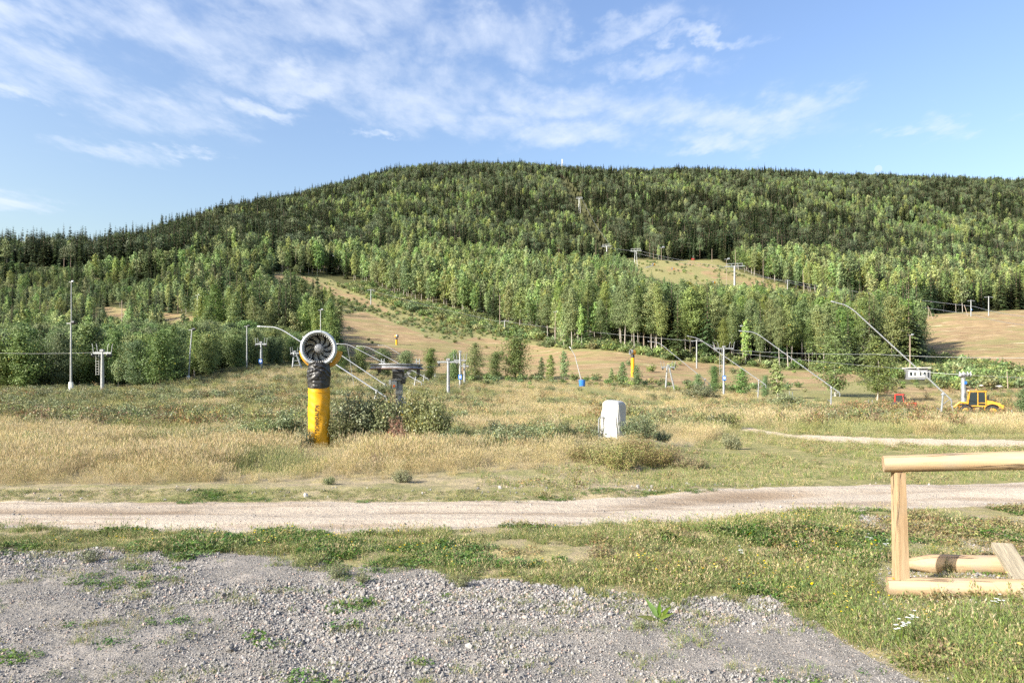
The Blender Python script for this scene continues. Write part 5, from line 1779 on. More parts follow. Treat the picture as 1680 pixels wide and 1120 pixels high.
# ------------------------------------------------------------------ log barrier
FY = 5.62
PF_ = F / FY
fx = lambda px: (px - CX) / PF_
f0 = Vector((fx(1470), FY, h1(fx(1470), FY)))
lf = thing('log_barrier', 'barrier of peeled logs with a squared upright post and a leaning grey plank', 'barrier', f0)
zf = lambda py, Y=FY: CH + (HY - py) * Y / F - f0.z


def log(name, p0, p1, r0, r1, seed, point=False):
    g = np.random.default_rng(seed)
    p0, p1 = Vector(p0), Vector(p1)
    n = 26
    d = (p1 - p0)
    L = d.length
    q_ = d.to_track_quat('X', 'Z')
    mb = MB()
    na_ = 28
    ph = g.uniform(0, 6, 4)
    for i in range(n + 1):
        t = i / n
        for a in range(na_):
            th = 2 * PI * a / na_
            r = r0 + (r1 - r0) * t
            r *= 1 + 0.018 * math.sin(2 * th + ph[0] + t * 3) + 0.012 * math.sin(3 * th + ph[1] - 4 * t) + 0.012 * math.sin(t * L * 9 + ph[2] + 2 * math.sin(th))
            if point and i == 0:
                r *= 0.45
            mb.v.append((t * L + (0.12 * 0 if not point else 0) + (-0.10 if point and i == 0 else 0), r * math.cos(th), r * math.sin(th)))
    for i in range(n):
        for a in range(na_):
            b = (a + 1) % na_
            mb.f.append((i * na_ + a, i * na_ + b, (i + 1) * na_ + b, (i + 1) * na_ + a))
    mb.f.append(tuple(range(na_ - 1, -1, -1)))
    mb.f.append(tuple(n * na_ + a for a in range(na_)))
    o = mb.build(name, M_log, lf, True, loc=p0)
    o.rotation_euler = q_.to_euler()
    return o


X_ = lambda px, Y=FY: (px - CX) / F * Y - f0.x
top0 = Vector((X_(1449), 0.0, zf(760.5)))
AX = Vector((1, -0.36, 0.0))
top1 = top0 + AX * 2.3 + Vector((0, 0, .16))
log('top_log', top0, top1, 0.069, 0.078, 1)
bl0 = Vector((X_(1456), 0.0, zf(961)))
log('bottom_log', bl0, bl0 + AX * 2.3 + Vector((0, 0, .17)), 0.080, 0.084, 2)
rl0 = Vector((X_(1506, 6.15), 0.53, zf(924, 6.15)))
log('rear_log', rl0, rl0 + AX * 2.2 + Vector((0, 0, .16)), 0.086, 0.083, 3, True)
for off in (0.0, 1.9):
    pxa, pxb = 1470, 1474
    po = AX * off + Vector((0, 0, .07 * off))
    mb = MB()
    za, zb_ = zf(947), zf(773.5)
    # squared post, wider at its foot
    for zz, wl, wr, px in ((za, 0.042, 0.046, pxb), (zb_, 0.030, 0.037, pxa)):
        for sx_, sy_ in ((-wl, -.05), (wr, -.05), (wr, .05), (-wl, .05)):
            mb.v.append((X_(px) + sx_ + po.x, sy_ + po.y - .36 * (X_(px) - X_(1456)), zz + po.z))
    mb.f += [(3, 2, 1, 0), (4, 5, 6, 7), (0, 1, 5, 4), (1, 2, 6, 5), (2, 3, 7, 6), (3, 0, 4, 7)]
    o = mb.build('post', None, lf)
    m2 = M_log.copy() if 'peeled spruce post' not in MATS else MATS['peeled spruce post']
    if 'peeled spruce post' not in MATS:
        MATS['peeled spruce post'] = m2
        m2.name = 'peeled spruce post'
        t_ = m2.node_tree
        # grain runs up the post
        for nd in t_.nodes:
            if nd.type == 'VECT_MATH' and nd.operation == 'MULTIPLY' and not nd.inputs[1].is_linked:
                a_ = tuple(nd.inputs[1].default_value)
                nd.inputs[1].default_value = (a_[2], a_[1], a_[0])
    o.data.materials.clear(); o.data.materials.append(m2)
# leaning plank running out of the frame
pa = Vector((X_(1643, 5.75), 0.13, zf(893, 5.75)))
pb_ = Vector((X_(1716, 5.0), -0.62, zf(1012, 5.0)))
mb = MB()
d = (pb_ - pa); L = d.length
M4 = Matrix.Translation((pa + pb_) / 2) @ d.to_track_quat('Y', 'Z').to_matrix().to_4x4()
tmpb = MB().box((0, 0, 0), (0.155, L, 0.045), bev=0.004)
mb.add(tmpb.v, tmpb.f)
o = mb.build('brace_plank', M_plank, lf)
o.matrix_local = M4
for i in range(4):
    pass

# ------------------------------------------------------------------ snow lances
def lance(Y, basep, top, low, bend, tip, label, r=0.055, group='snow lances along the slope foot', dtip=0.0):
    gx = (basep[0] - CX) / F * Y
    gz = min(h1(gx, Y), CH + (HY - basep[1]) / F * Y)
    b = Vector((gx, Y, gz))
    t = thing('snow_lance', label, 'snow lance', b, 0, group)
    L = lambda p, dy=0.0: W(p[0], p[1], Y + dy) - b
    pt, pl, pb2, pp = L(top), L(low), L(bend, dtip), L(tip, dtip * 1.2)
    MB().path([(0, 0, -0.3), pt * 0.45, pt], [r * 1.3, r * 1.15, r], 8).build('post', M_galv, t, True)
    mid1 = pb2 + (pl - pb2) * 0.04 + (pp - pb2) * 0.0
    # the bend is rounded
    c0 = pb2 + (pl - pb2).normalized() * 0.55
    c1 = pb2 + (pp - pb2).normalized() * 0.35
    pts = [pl, pl + (c0 - pl) * 0.5, c0, c0 * .55 + pb2 * .3 + c1 * .15, c0 * .15 + pb2 * .3 + c1 * .55, c1, pp]
    MB().path(pts, [r * .85, r * .75, r * .66, r * .64, r * .62, r * .6, r * .5], 8).build('lance_pipe', M_pipe, t, True)
    dr = (pp - c1).normalized()
    MB().path([pp - dr * .02, pp + dr * .12, pp + dr * .2], [r * .9, r * .95, r * .5], 8).build('nozzle_head', M_pipe, t, True)
    MB().bar(pt * 0.62, pl + (pt - pl) * 0.12, 0.035).build('lift_cylinder', M_galv, t)
    j = pt
    MB().box(j, (.16, .16, .16), rot=Euler((0, R(35), 0)), bev=.02).build('pivot', M_galv, t)
    MB().path([pl, pl + Vector((.06, 0, -.18)), pl + Vector((.02, 0, -.34))], [r * .9, r * .8, r * .6], 8).build('hose_coupling', M_galv, t, True)
    k1 = pt * 0.45
    MB().path([k1 + Vector((-.3, 0, .12)), k1 + Vector((-.1, 0, 0)), k1 + Vector((.06, 0, -.02))], [.025, .04, .045], 6).build('valve', M_galv, t, True)
    return t


lance(43, (1543, 692), (1547, 647), (1560, 655), (1393, 502), (1368, 495.5), 'largest snow lance, rising over the small hut at the right')
lance(58, (1363, 670), (1364, 636), (1377, 644), (1239, 545), (1216, 543), 'second largest lance, in front of the broad birch right of centre')
lance(77, (1243, 653), (1245, 624), (1256, 631), (1146, 555), (1130, 551.5), 'third lance, crossing the grey tower with the blue sign')
lance(95, (1153, 643), (1157, 622), (1165, 630), (1082, 562.5), (1065, 560), 'fourth lance, behind the lattice lift tower')
lance(46, (611, 674), (618, 641), (633, 651), (457, 537), (427, 535.5), 'long lance passing behind the big snow cannon, its tip to the left')
lance(60, (629, 652), (631, 630), (642, 638), (520, 556), (500, 553), 'lance ending behind the grey ring of the big snow cannon', r=.05)
lance(78, (679, 638), (682, 619), (691, 627), (571, 564.5), (555, 564), 'lance coming out right of the big snow cannon above the others', r=.05)
lance(92, (694, 632), (696, 615), (702, 621), (602, 568.5), (587, 568), 'lance whose pipe meets the left rim of the bull wheel', r=.05)
lance(106, (712, 630), (714, 613), (719, 620), (633, 566.5), (622, 566.5), 'farthest thin lance above the middle of the bull wheel', r=.045)
# lance leaning out of a blue barrel
bb = G(956, 98)
br = tag(MB().lathe([(0.0001, 0), (.40, 0), (.42, .04), (.47, .9), (.49, .92), (.49, .98), (.44, .98), (.40, .1), (.0001, .1)], 20).build('barrel', M_blue, None, True, loc=W(955, 634, 98)), 'open blue barrel holding a leaning pole in the dry grass', 'barrel')
t = thing('leaning_lance', 'thin bent lance leaning out of the blue barrel', 'snow lance', W(955, 633, 98))
o0 = W(955, 633, 98)
MB().path([(0.05, 0, .15), W(948, 602, 98) - o0, W(943, 583, 98) - o0, W(936, 571, 98) - o0], [.07, .05, .045, .04], 8).build('lance_pipe', M_pipe, t, True)
MB().path([W(936.5, 571.5, 98) - o0, W(934, 568.5, 98) - o0], [.06, .05], 8).build('nozzle_head', M_white, t, True)
o0 = G(582, 70)
tag(MB().path([(0, 0, -.2), W(570, 567, 70) - o0], [.022, .018], 6).build('slanting_pole', M_galv, None, True, loc=o0), 'thin slanting pole just right of the big snow cannon', 'pole')

# ------------------------------------------------------------------ lift towers
def sheaves(t, cx, cy, cz, n, r, sp, mat=None, depth=0.09):
    for i in range(n):
        yy = cy + (i - (n - 1) / 2) * sp
        MB().lathe([(0.0001, -depth / 2), (r * .9, -depth / 2), (r, -depth * .35), (r * .86, 0), (r, depth * .35), (r * .9, depth / 2), (0.0001, depth / 2)], 14, Matrix.Translation((cx, yy, cz)) @ Euler((0, R(90), 0)).to_matrix().to_4x4()).build('sheave', mat or M_dark, t, True)


def tbar(px, pbase, ptop, Y, arm, label, wood=False, horns=True, sign=None, ladder=False, aframe=False, low=0.0, group='drag lift towers'):
    g0 = G(px, Y)
    zb_ = min(g0.z, CH + (HY - pbase) / F * Y)
    b = Vector((g0.x, Y, zb_))
    t = thing('lift_tower', label, 'lift tower', b, 0, group)
    H = CH + (HY - ptop) / F * Y - zb_
    a = arm / F * Y / 2
    r = 0.17 if Y < 200 else 0.22
    if aframe:
        for s_ in (-1, 1):
            MB().path([(s_ * .75 + .35, 0, -.3), (s_ * .12, 0, H * .96)], [.13, .11], 8).build('leg', M_galv, t, True)
        for zz in (.25, .5, .75):
            MB().bar((-.75 * (1 - zz) + .35 * (1 - zz) - .1, 0, H * zz), (.75 * (1 - zz) + .35 * (1 - zz) + .1, 0, H * zz), .07).build('rung', M_galv, t)
    else:
        MB().path([(0, 0, -.4), (0, 0, H * .5), (0, 0, H)], [r, r * .88, r * .75], 10).build('mast', M_galv, t, True)
    za = H - 0.28 - low
    MB().box((0, 0, za), (2 * a, .16, .18), bev=.02).build('crossarm', M_galv, t)
    MB().box((0, -.02, H - .05), (.36, .3, .22), bev=.03).build('head_plate', M_grease, t)
    for s_ in (-1, 1):
        sheaves(t, s_ * a * .82, -.12, za - .24, 2, .17, .44)
        MB().bar((s_ * a * .82, -.5, za - .12), (s_ * a * .82, .3, za - .12), .08, .1).build('rocker_beam', M_galv, t)
        if horns:
            for fr in (.55, 1.0):
                MB().path([(s_ * a * fr, 0, za + .05), (s_ * a * (fr + .04), 0, za + .55), (s_ * a * (fr + .13), 0, za + .85)], .028 if Y < 120 else .05, 6).build('rope_catcher', M_galv, t, True)
    if ladder:
        for s_ in (-1, 1):
            MB().path([(-.42 + s_ * .14, -.05, H * .42), (-.42 + s_ * .14, -.05, H * .97)], .022, 5).build('ladder_rail', M_galv, t)
        for i in range(9):
            MB().bar((-.56, -.05, H * (.44 + .06 * i)), (-.28, -.05, H * (.44 + .06 * i)), .025).build('rung', M_galv, t)
        MB().bar((-.42, 0, H * .5), (0, 0, H * .5), .04).build('ladder_bracket', M_galv, t)
    if sign:
        MB().box((0, -r - .06, H * sign), (.46, .04, .62), bev=.015).build('blue_sign', M_blue, t)
        MB().box((0, -r - .085, H * sign + .02), (.26, .012, .30)).build('sign_panel', M_white, t)
    return t


tbar(168, 645, 574, 62, 30, 'grey T-shaped lift tower with horns by the dark thicket, lower left', ladder=True)
tbar(428.5, 602, 561, 92, 18, 'T-shaped lift tower with a blue plate left of the big snow cannon', sign=.32)
tbar(484, 600, 576, 96, 14, 'short A-framed lift tower just left of the big snow cannon', aframe=True)
tbar(735.5, 655, 589, 66, 36, 'nearest T-shaped lift tower right of the bull wheel', horns=False)
tbar(755, 634, 576, 88, 20, 'taller thin lift tower with a blue plate behind the nearest T-tower', sign=.28, low=.9)
tbar(762, 634, 597, 96, 14, 'small low lift tower half hidden behind two others', horns=False)
tbar(828, 555, 525.5, 240, 12, 'lift tower at the edge of the birch wood above the round dark tree', horns=False)
tbar(608.5, 502, 474.5, 300, 12, 'lone lift tower in the scrub of the upper left run', horns=False)
tbar(468, 455, 433, 385, 9, 'lift tower at the top of the left run', horns=False)
tbar(1143, 602, 557, 150, 18, 'lift tower at the foot of the birch wood right of the lattice one', horns=False)
tbar(1187.5, 640, 568, 88, 32, 'horned lift tower with blue and white sign beside the third lance', sign=.36, ladder=True)
tbar(1096, 645, 599, 96, 22, 'lattice A-frame lift tower with wheels in the dry grass', aframe=True)
tbar(1593, 517, 492, 268, 11, 'pale lift tower at the wood edge, left one above the right slope', horns=False, sign=.4)
tbar(1622, 517, 486, 268, 14, 'taller lift tower at the wood edge above the right slope', horns=False)
tbar(1292, 476, 459, 330, 8, 'small lift tower on the scrubby lift row left of the large lance', horns=False)
# stout pylon by the loader
g0 = W(1581, 652, 78)
t = thing('lift_pylon', 'stout white pylon with a cluster of wheels behind the yellow loader', 'lift tower', Vector((g0.x, 78, min(g0.z, h1(g0.x, 78)))), 0, 'drag lift towers')
H = CH + (HY - 611) / F * 78 - t.location.z
MB().path([(0, 0, -.3), (-.02, 0, H * .5), (-.08, 0, H - .1)], [.30, .26, .22], 12).build('mast', M_galv, t, True)
MB().box((-.05, -.05, H - .35), (.95, .5, .28), bev=.05).build('crossarm', M_galv, t)
for px_ in (-.5, -.15, .25, .55):
    sheaves(t, px_, -.3, H - .15 - .2 * abs(px_), 1, .2, .3, M_grease)
    MB().bar((px_, -.2, H - .4), (px_ * 1.25, -.2, H + .08), .07).build('bracket', M_white, t)
MB().box((.05, -.28, H * .58 + .55), (.3, .05, .34), bev=.02).build('blue_sign', M_blue, t)


def pylon(px, pbase, ptop, Y, arm, label, lattice=False):
    g0 = G(px, Y)
    b = Vector((g0.x, Y, g0.z))
    t = thing('chairlift_pylon', label, 'chairlift pylon', b, R(-12), 'chairlift pylons on the hill')
    H = CH + (HY - ptop) / F * Y - b.z
    a = arm / F * Y / 2
    if lattice:
        for sx_ in (-1, 1):
            for sy_ in (-1, 1):
                MB().path([(sx_ * 1.1, sy_ * 1.1, -.5), (sx_ * .38, sy_ * .38, H - 1.2)], [.09, .07], 5).build('leg', M_galv, t)
        nb_ = 8
        for i in range(nb_):
            za, zb2 = (H - 1.2) * i / nb_, (H - 1.2) * (i + 1) / nb_
            wa, wb = 1.1 - .72 * i / nb_, 1.1 - .72 * (i + 1) / nb_
            s_ = 1 if i % 2 else -1
            MB().bar((s_ * wa, -wa, za), (-s_ * wb, -wb, zb2), .06).build('lattice_bar', M_galv, t)
            MB().bar((wa, s_ * wa, za), (wb, -s_ * wb, zb2), .06).build('lattice_bar', M_galv, t)
    else:
        MB().path([(0, 0, -.5), (0, 0, H - 1.0)], [.55, .38], 12).build('mast', M_galv, t, True)
    MB().box((0, 0, H - 1.3), (2 * a, .45, .45), bev=.05).build('crossarm', M_galv, t)
    # lifting frame over the arm
    tp = a * .82
    MB().box((0, 0, H), (2 * tp, .22, .22)).build('lifting_frame', M_galv, t)
    for fx_ in (-1, -.35, .35, 1):
        MB().bar((fx_ * tp, 0, H), (fx_ * a * .7, 0, H - 1.3), .16).build('frame_strut', M_galv, t)
    for s_ in (-1, 1):
        sheaves(t, s_ * a, 0, H - 1.6, 4, .24, .6)
        MB().bar((s_ * a, -1.3, H - 1.35), (s_ * a, 1.3, H - 1.35), .14, .2).build('sheave_beam', M_galv, t)
    return t


pylon(1205, 480, 432.5, 335, 32, 'nearest chairlift pylon with a wide white arm frame above the birches')
pylon(1043, 446, 408, 432, 19, 'lattice chairlift pylon beside the yellow cannons in the upper clearing', True)
pylon(995.5, 428, 401, 470, 17, 'chairlift pylon at the bottom of the forest cut')
pylon(950.5, 356, 323.5, 700, 11, 'highest chairlift pylon standing in the narrow forest cut', True)
g0 = G(922, 1010)
H = CH + (HY - 261) / F * 1010 - g0.z
t = thing('radio_mast', 'thin white radio mast on the hilltop skyline', 'mast', g0)
for i in range(3):
    th = 2.1 * i
    MB().path([(1.1 * math.cos(th), 1.1 * math.sin(th), -.5), (.35 * math.cos(th), .35 * math.sin(th), H)], .17, 5).build('leg', M_white, t)
for i in range(10):
    zz = H * (i + .5) / 10
    w_ = 1.1 - .75 * zz / H
    MB().bar((w_, 0, zz), (-w_ * .5, w_ * .87, zz + H * .06), .12).build('lattice_bar', M_white, t)
for zz in (H * .9, H * .76):
    MB().lathe([(0.0001, -.25), (.9, -.2), (.95, .2), (0.0001, .25)], 12, Matrix.Translation((.3, -.6, zz)) @ Euler((R(90), 0, 0)).to_matrix().to_4x4()).build('dish', M_white, t, True)


# ------------------------------------------------------------------ cables
def cable(pts, label, r, sag=0.0, grp='lift cables'):
    P_ = []
    for (a, b) in zip(pts[:-1], pts[1:]):
        a, b = W(*a), W(*b)
        for i in range(13):
            t_ = i / 12
            p = a.lerp(b, t_)
            p.z -= sag * 4 * t_ * (1 - t_)
            if not P_ or (P_[-1] - p).length > 1e-4:
                P_.append(p)
    return tag(MB().path(P_, r, 5).build('cable', M_galv, None, True), label, 'cable', grp)


cable([(1190, 442, 335), (1292, 460, 330), (1600, 503, 190), (1720, 522, 150)], 'upper chairlift cable running down to the right picture edge', .045, .6)
cable([(1221, 442, 334), (1292, 463, 328), (1600, 517, 188), (1720, 536, 148)], 'lower chairlift cable running down to the right picture edge', .045, .6)
cable([(1034, 412, 432), (1190, 441, 335)], 'chairlift cable between the lattice pylon and the nearest pylon', .05, 1.2)
cable([(1052, 412, 432), (1221, 441, 335)], 'second cable between the lattice pylon and the nearest pylon', .05, 1.2)
cable([(987, 404, 470), (1034, 411, 432)], 'short chairlift cable near the bottom of the forest cut', .05, .3)
cable([(955, 326, 700), (1003, 404, 470)], 'chairlift cable descending through the forest cut', .07, 3)
cable([(833, 528, 240), (1136, 559, 150)], 'drag lift cable across the front of the birch wood', .03, .4)
cable([(1150, 559, 150), (1187, 573, 88)], 'short drag lift cable at the horned tower', .022, .1)
cable([(1202, 574, 88), (1440, 581, 62), (1760, 586, 50)], 'drag lift cable crossing low in front of the right slope', .018, .15)
cable([(1202, 578, 88), (1475, 604, 82), (1573, 614, 78)], 'drag lift cable passing the hut to the stout pylon', .016, .1)
cable([(1588, 615, 78), (1760, 622, 66)], 'drag lift cable leaving the stout pylon to the right', .016, .05)
cable([(612, 477, 300), (822, 528, 240)], 'drag lift cable over the scrub of the left run', .03, .5)
cable([(690, 603, 21.3), (748, 592, 66)], 'thin rope from the bull wheel to the nearest T-tower', .008, .1)
cable([(-30, 578, 62), (155, 578, 62)], 'thin rope left of the horned tower in the thicket', .012, .1)

# ------------------------------------------------------------------ lamp and timber poles
def pole(px, pbase, ptop, Y, label, lamp=True, wood=False, lean=0.0, sleeve=False, r=None, head=1, group='lamp poles'):
    g0 = G(px, Y)
    zb_ = min(g0.z, CH + (HY - pbase) / F * Y)
    b = Vector((g0.x, Y, zb_))
    t = thing('lamp_pole' if lamp else 'timber_pole', label, 'lamp pole' if lamp else 'pole', b, 0, group)
    H = CH + (HY - ptop) / F * Y - zb_
    dxt = lean / F * Y
    r = r or (0.10 if Y < 150 else 0.15)
    m_ = M_polewood if wood else M_galv
    MB().path([(0, 0, -.3), (dxt * .5, 0, H * .5), (dxt, 0, H)], [r, r * .8, r * .6], 8).build('shaft', m_, t, True)
    if sleeve:
        MB().path([(0, 0, -.2), (dxt * .14, 0, H * .16)], [r * 1.9, r * 1.8], 8).build('base_sleeve', M_white, t, True)
    if lamp:
        k_ = max(1.0, Y / 110)
        MB().bar((dxt - .35 * k_, -.05, H - .08), (dxt + .35 * k_, -.05, H - .08), .07 * k_).build('bracket', M_galv, t)
        for s_ in ((-1, 1) if head == 2 else (1,)):
            MB().box((dxt + s_ * .3 * k_, -.16, H - .02), (.34 * k_, .3 * k_, .24 * k_), rot=Euler((R(-25), 0, 0)), bev=.03).build('lamp_head', M_galv if Y > 100 else M_dark, t)
    return t


pole(116.5, 645, 529, 62, 'tall white lamp pole in front of the dark thicket, far left', sleeve=True)
pole(117, 540, 462, 150, 'lamp pole standing above the trees over the far left lamp pole', r=.13)
pole(308, 630, 540, 80, 'leaning white lamp pole at the field corner', lean=7, sleeve=True)
pole(405, 603, 534.5, 92, 'upright lamp pole right of the leaning one')
pole(324, 520, 484, 190, 'grey lamp pole among the trees on the left slope')
pole(200, 518, 492, 200, 'dark timber pole by the small bare patch on the left slope', lamp=False, wood=True)
pole(526, 580, 508, 120, 'lamp pole rising above the top of the big snow cannon')
pole(543.5, 452, 421, 395, 'pale lamp pole at the upper end of the left run', wood=True)
pole(532, 448, 428, 400, 'short timber pole beside the pole at the upper left run', lamp=False, wood=True)
pole(613, 458, 421, 400, 'pale lamp pole in front of the upper birches', wood=True)
pole(667, 462, 431, 400, 'pale lamp pole at the left end of the birch stand', wood=True)
pole(468.5, 440, 422, 388, 'thin lamp pole over the tower at the top of the left run', wood=True, r=.1)
pole(820, 525, 484, 262, 'timber pole at the wood edge left of the lift cable', lamp=False, wood=True)
pole(911, 556, 511, 205, 'timber lamp pole at the wood edge above the slim birches', wood=True)
pole(1056, 575, 525, 180, 'timber lamp pole at the wood edge over the yellow cannon', wood=True)
pole(1219, 592, 535, 165, 'reddish timber lamp pole behind the tip of the second lance', wood=True, head=2)
pole(1085, 432, 406, 470, 'pale lamp pole at the back of the upper clearing', wood=True)
pole(1192, 470, 425, 345, 'thin lamp pole just left of the nearest chairlift pylon', wood=True, r=.12)
pole(1206.5, 440, 410, 380, 'bare timber pole rising behind the nearest chairlift pylon', lamp=False, wood=True)
pole(1252, 462, 426, 380, 'timber pole at the right end of the upper clearing', lamp=False, wood=True)
pole(1168, 432, 408, 470, 'timber pole at the forest edge of the upper clearing', lamp=False, wood=True)
pole(1320, 490, 443, 330, 'bent pale timber pole in the lift row', lamp=False, wood=True, lean=-3)
pole(1471.5, 530, 473, 262, 'pale lamp pole in front of the dark spruces at the right', wood=True)
pole(1493, 590, 549, 128, 'timber lamp pole directly above the small hut', wood=True, r=.12)
pole(1450.5, 530, 500, 255, 'leaning timber pole left of the dark spruce', lamp=False, wood=True)
pole(1531, 518, 502, 268, 'first slanting timber pole at the top of the right slope', lamp=False, wood=True, lean=-9)
pole(1588, 516, 500, 268, 'second slanting timber pole at the top of the right slope', lamp=False, wood=True, lean=-6)
pole(1523, 518, 506, 268, 'short timber pole beside the first slanting one', lamp=False, wood=True)
pole(1654, 622, 609, 105, 'short pale post at the right end of the bush belt', lamp=False, wood=True, lean=-2, r=.08)
pole(1425, 672, 655, 60, 'left one of two short white marker posts', lamp=False, r=.05, group='marker posts')
pole(1431, 672, 656, 60.4, 'right one of two short white marker posts', lamp=False, r=.05, group='marker posts')
pole(1295, 652, 641, 76, 'left one of two small white stakes near the third lance', lamp=False, r=.05, group='marker posts')
pole(1300, 652, 642, 76.4, 'right one of two small white stakes near the third lance', lamp=False, r=.05, group='marker posts')
pole(1660, 694, 672, 50, 'white marker post at the right picture edge', lamp=False, r=.04, group='marker posts')


# ------------------------------------------------------------------ small snow cannons on the slopes
def small_gun(px, pbase, ptop, Y, label, yaw, armlen=None):
    g0 = G(px, Y)
    zb_ = min(g0.z, CH + (HY - pbase) / F * Y)
    b = Vector((g0.x, Y, zb_))
    t = thing('small_snow_cannon', label, 'snow cannon', b, 0, 'snow cannons on the slopes')
    H = CH + (HY - ptop) / F * Y - zb_
    hc = Vector((0, 0, H - .5))
    if armlen is None:
        MB().path([(0, 0, -.2), (0, 0, H - 1.45)], [.31, .31], 14).build('pole_pad', M_yellow, t, True)
        MB().path([(0, 0, H - 1.45), (0, 0, H - 1.1), (0, 0, H - .8)], [.325, .32, .24], 14).build('black_sleeve', M_sleeve, t, True)
    else:
        hc = hc + Vector((0, 0, 0))
        e = W(*armlen, Y) - b
        MB().bar(e, hc + Vector((0, 0, -.55)), .55, .4).build('carrier_arm', M_galv, t)
        MB().path([e + Vector((0, 0, -3)), e], [.4, .35], 8).build('arm_post', M_galv, t)
        MB().box(hc + Vector((0, 0, -.5)), (.6, .6, .6), bev=.08).build('turntable', M_black, t)
    ax_ = Vector((math.cos(yaw), math.sin(yaw), .12)).normalized()
    Mg = Matrix.Translation(hc) @ ax_.to_track_quat('Z', 'Y').to_matrix().to_4x4() @ Matrix.Scale(1.0 if armlen is None else 1.7, 4)
    MB().lathe([(.36, .30), (.38, .46), (.44, .48), (.47, .42), (.46, .16), (.44, .14)], 24, Mg).build('fan_shroud', M_galv, t, True)
    MB().lathe([(.44, .14), (.43, -.35), (.36, -.5), (0.0001, -.52)], 24, Mg).build('housing', M_yelpaint, t, True)
    MB().lathe([(.365, .34), (0.0001, .30)], 20, Mg).build('fan', M_black, t, True)
    return t


small_gun(650.5, 568, 548.5, 195, 'small yellow snow cannon alone in the middle of the mown run', R(-20))
small_gun(1038, 602, 573, 118, 'yellow snow cannon on a pole behind the little birches', R(200))
small_gun(1072.5, 442, 432.5, 432, 'left snow cannon on a long grey arm in the upper clearing', R(190), (1046, 443))
small_gun(1104, 450, 440, 425, 'right snow cannon on a long grey arm in the upper clearing', R(190), (1076, 453))
small_gun(1171, 470, 462, 380, 'yellow snow cannon half hidden behind the birch tops', R(190), (1166, 470))
# hanging chair
g0 = W(1137, 426, 440)
t = thing('lift_chair', 'tiny red lift chair hanging at the back of the upper clearing', 'lift chair', g0)
MB().path([(0, 0, 0), (0, 0, 2.2), (.3, 0, 2.6)], .07, 6).build('hanger', M_galv, t)
MB().box((0, 0, 0), (1.8, .6, .14), bev=.03).build('seat', M_redpaint, t)
MB().box((0, .3, .5), (1.8, .12, .8), bev=.03).build('backrest', M_redpaint, t)

# ------------------------------------------------------------------ hut
HYd = 125
c0, c1 = W(1491, 624, HYd), W(1519.5, 604, HYd)
hw = 30 / F * HYd
hb_ = Vector(((1505.5 - CX) / F * HYd, HYd, W(0, 622.5, HYd).z))
t = thing('lift_hut', 'small grey hut with a white window front and pale flat roof', 'hut', hb_, R(-14))
hh = 2.05
zg = h1(hb_.x, HYd) - hb_.z
wall = MB().box((0, 1.1, hh / 2), (hw, 2.2, hh)).build('wall', M_greywall, t)
MB().box((.08, 1.1, hh + .09), (hw + .75, 3.0, .16), bev=.03).build('roof', M_roof, t)
fr = MB().box((-.02, -.03, 1.03), (hw * .86, .07, 1.02), bev=.01).build('window_frame', M_white, t)
for i, xx in enumerate((-.33, -.12, .14, .34)):
    wn = MB().box((xx * hw, -.075, 1.05), (.40, .03, .74)).build('window_pane', M_glass, fr)
    if i in (1, 2):
        MB().box((xx * hw + .08, -.095, 1.05), (.03, .02, .74)).build('glazing_bar', M_white, fr)
MB().box((hw / 2 + .25, .9, .95), (.5, 1.5, 1.9), bev=.02).build('side_porch', M_greywall, t)
MB().box((hw / 2 + .03, .15, .95), (.05, .5, 1.0)).build('side_window', M_glass, t)
for sx_ in (-1, 1):
    for yy in (.1, 2.0):
        MB().box((sx_ * (hw / 2 - .1), yy, (zg - .4) / 2), (.16, .16, abs(zg) + .5)).build('stilt', M_polewood, t)

# ------------------------------------------------------------------ wheel loader
LY = 62
lg = Vector(((1605 - CX) / F * LY, LY, W(0, 640.5, LY).z - 3.12 * .74))
t = thing('wheel_loader', 'yellow wheel loader with a glazed cab parked behind the weeds', 'wheel loader', lg, R(180 - 30))
t.scale = (.74, .74, .74)


def wheel(t, x_, y_, r, w_):
    wl = MB().lathe([(r * .55, -w_ / 2), (r * .92, -w_ / 2), (r, -w_ * .36), (r, w_ * .36), (r * .92, w_ / 2), (r * .55, w_ / 2)], 24, Matrix.Translation((x_, y_, r)) @ Euler((R(90), 0, 0)).to_matrix().to_4x4(), closed=True).build('tyre', M_black, t, True)
    MB().lathe([(0.0001, -w_ * .42), (r * .3, -w_ * .42), (r * .56, -w_ * .3), (r * .56, w_ * .3), (r * .3, w_ * .42), (0.0001, w_ * .42)], 20, Matrix.Translation((x_, y_, r)) @ Euler((R(90), 0, 0)).to_matrix().to_4x4()).build('rim', M_yelpaint, wl, True)


for x_ in (1.35, -1.35):
    for y_ in (-.95, .95):
        wheel(t, x_, y_, .68, .5)
MB().box((-1.55, 0, 1.02), (2.0, 1.5, .7), bev=.08).build('rear_frame', M_yelpaint, t)
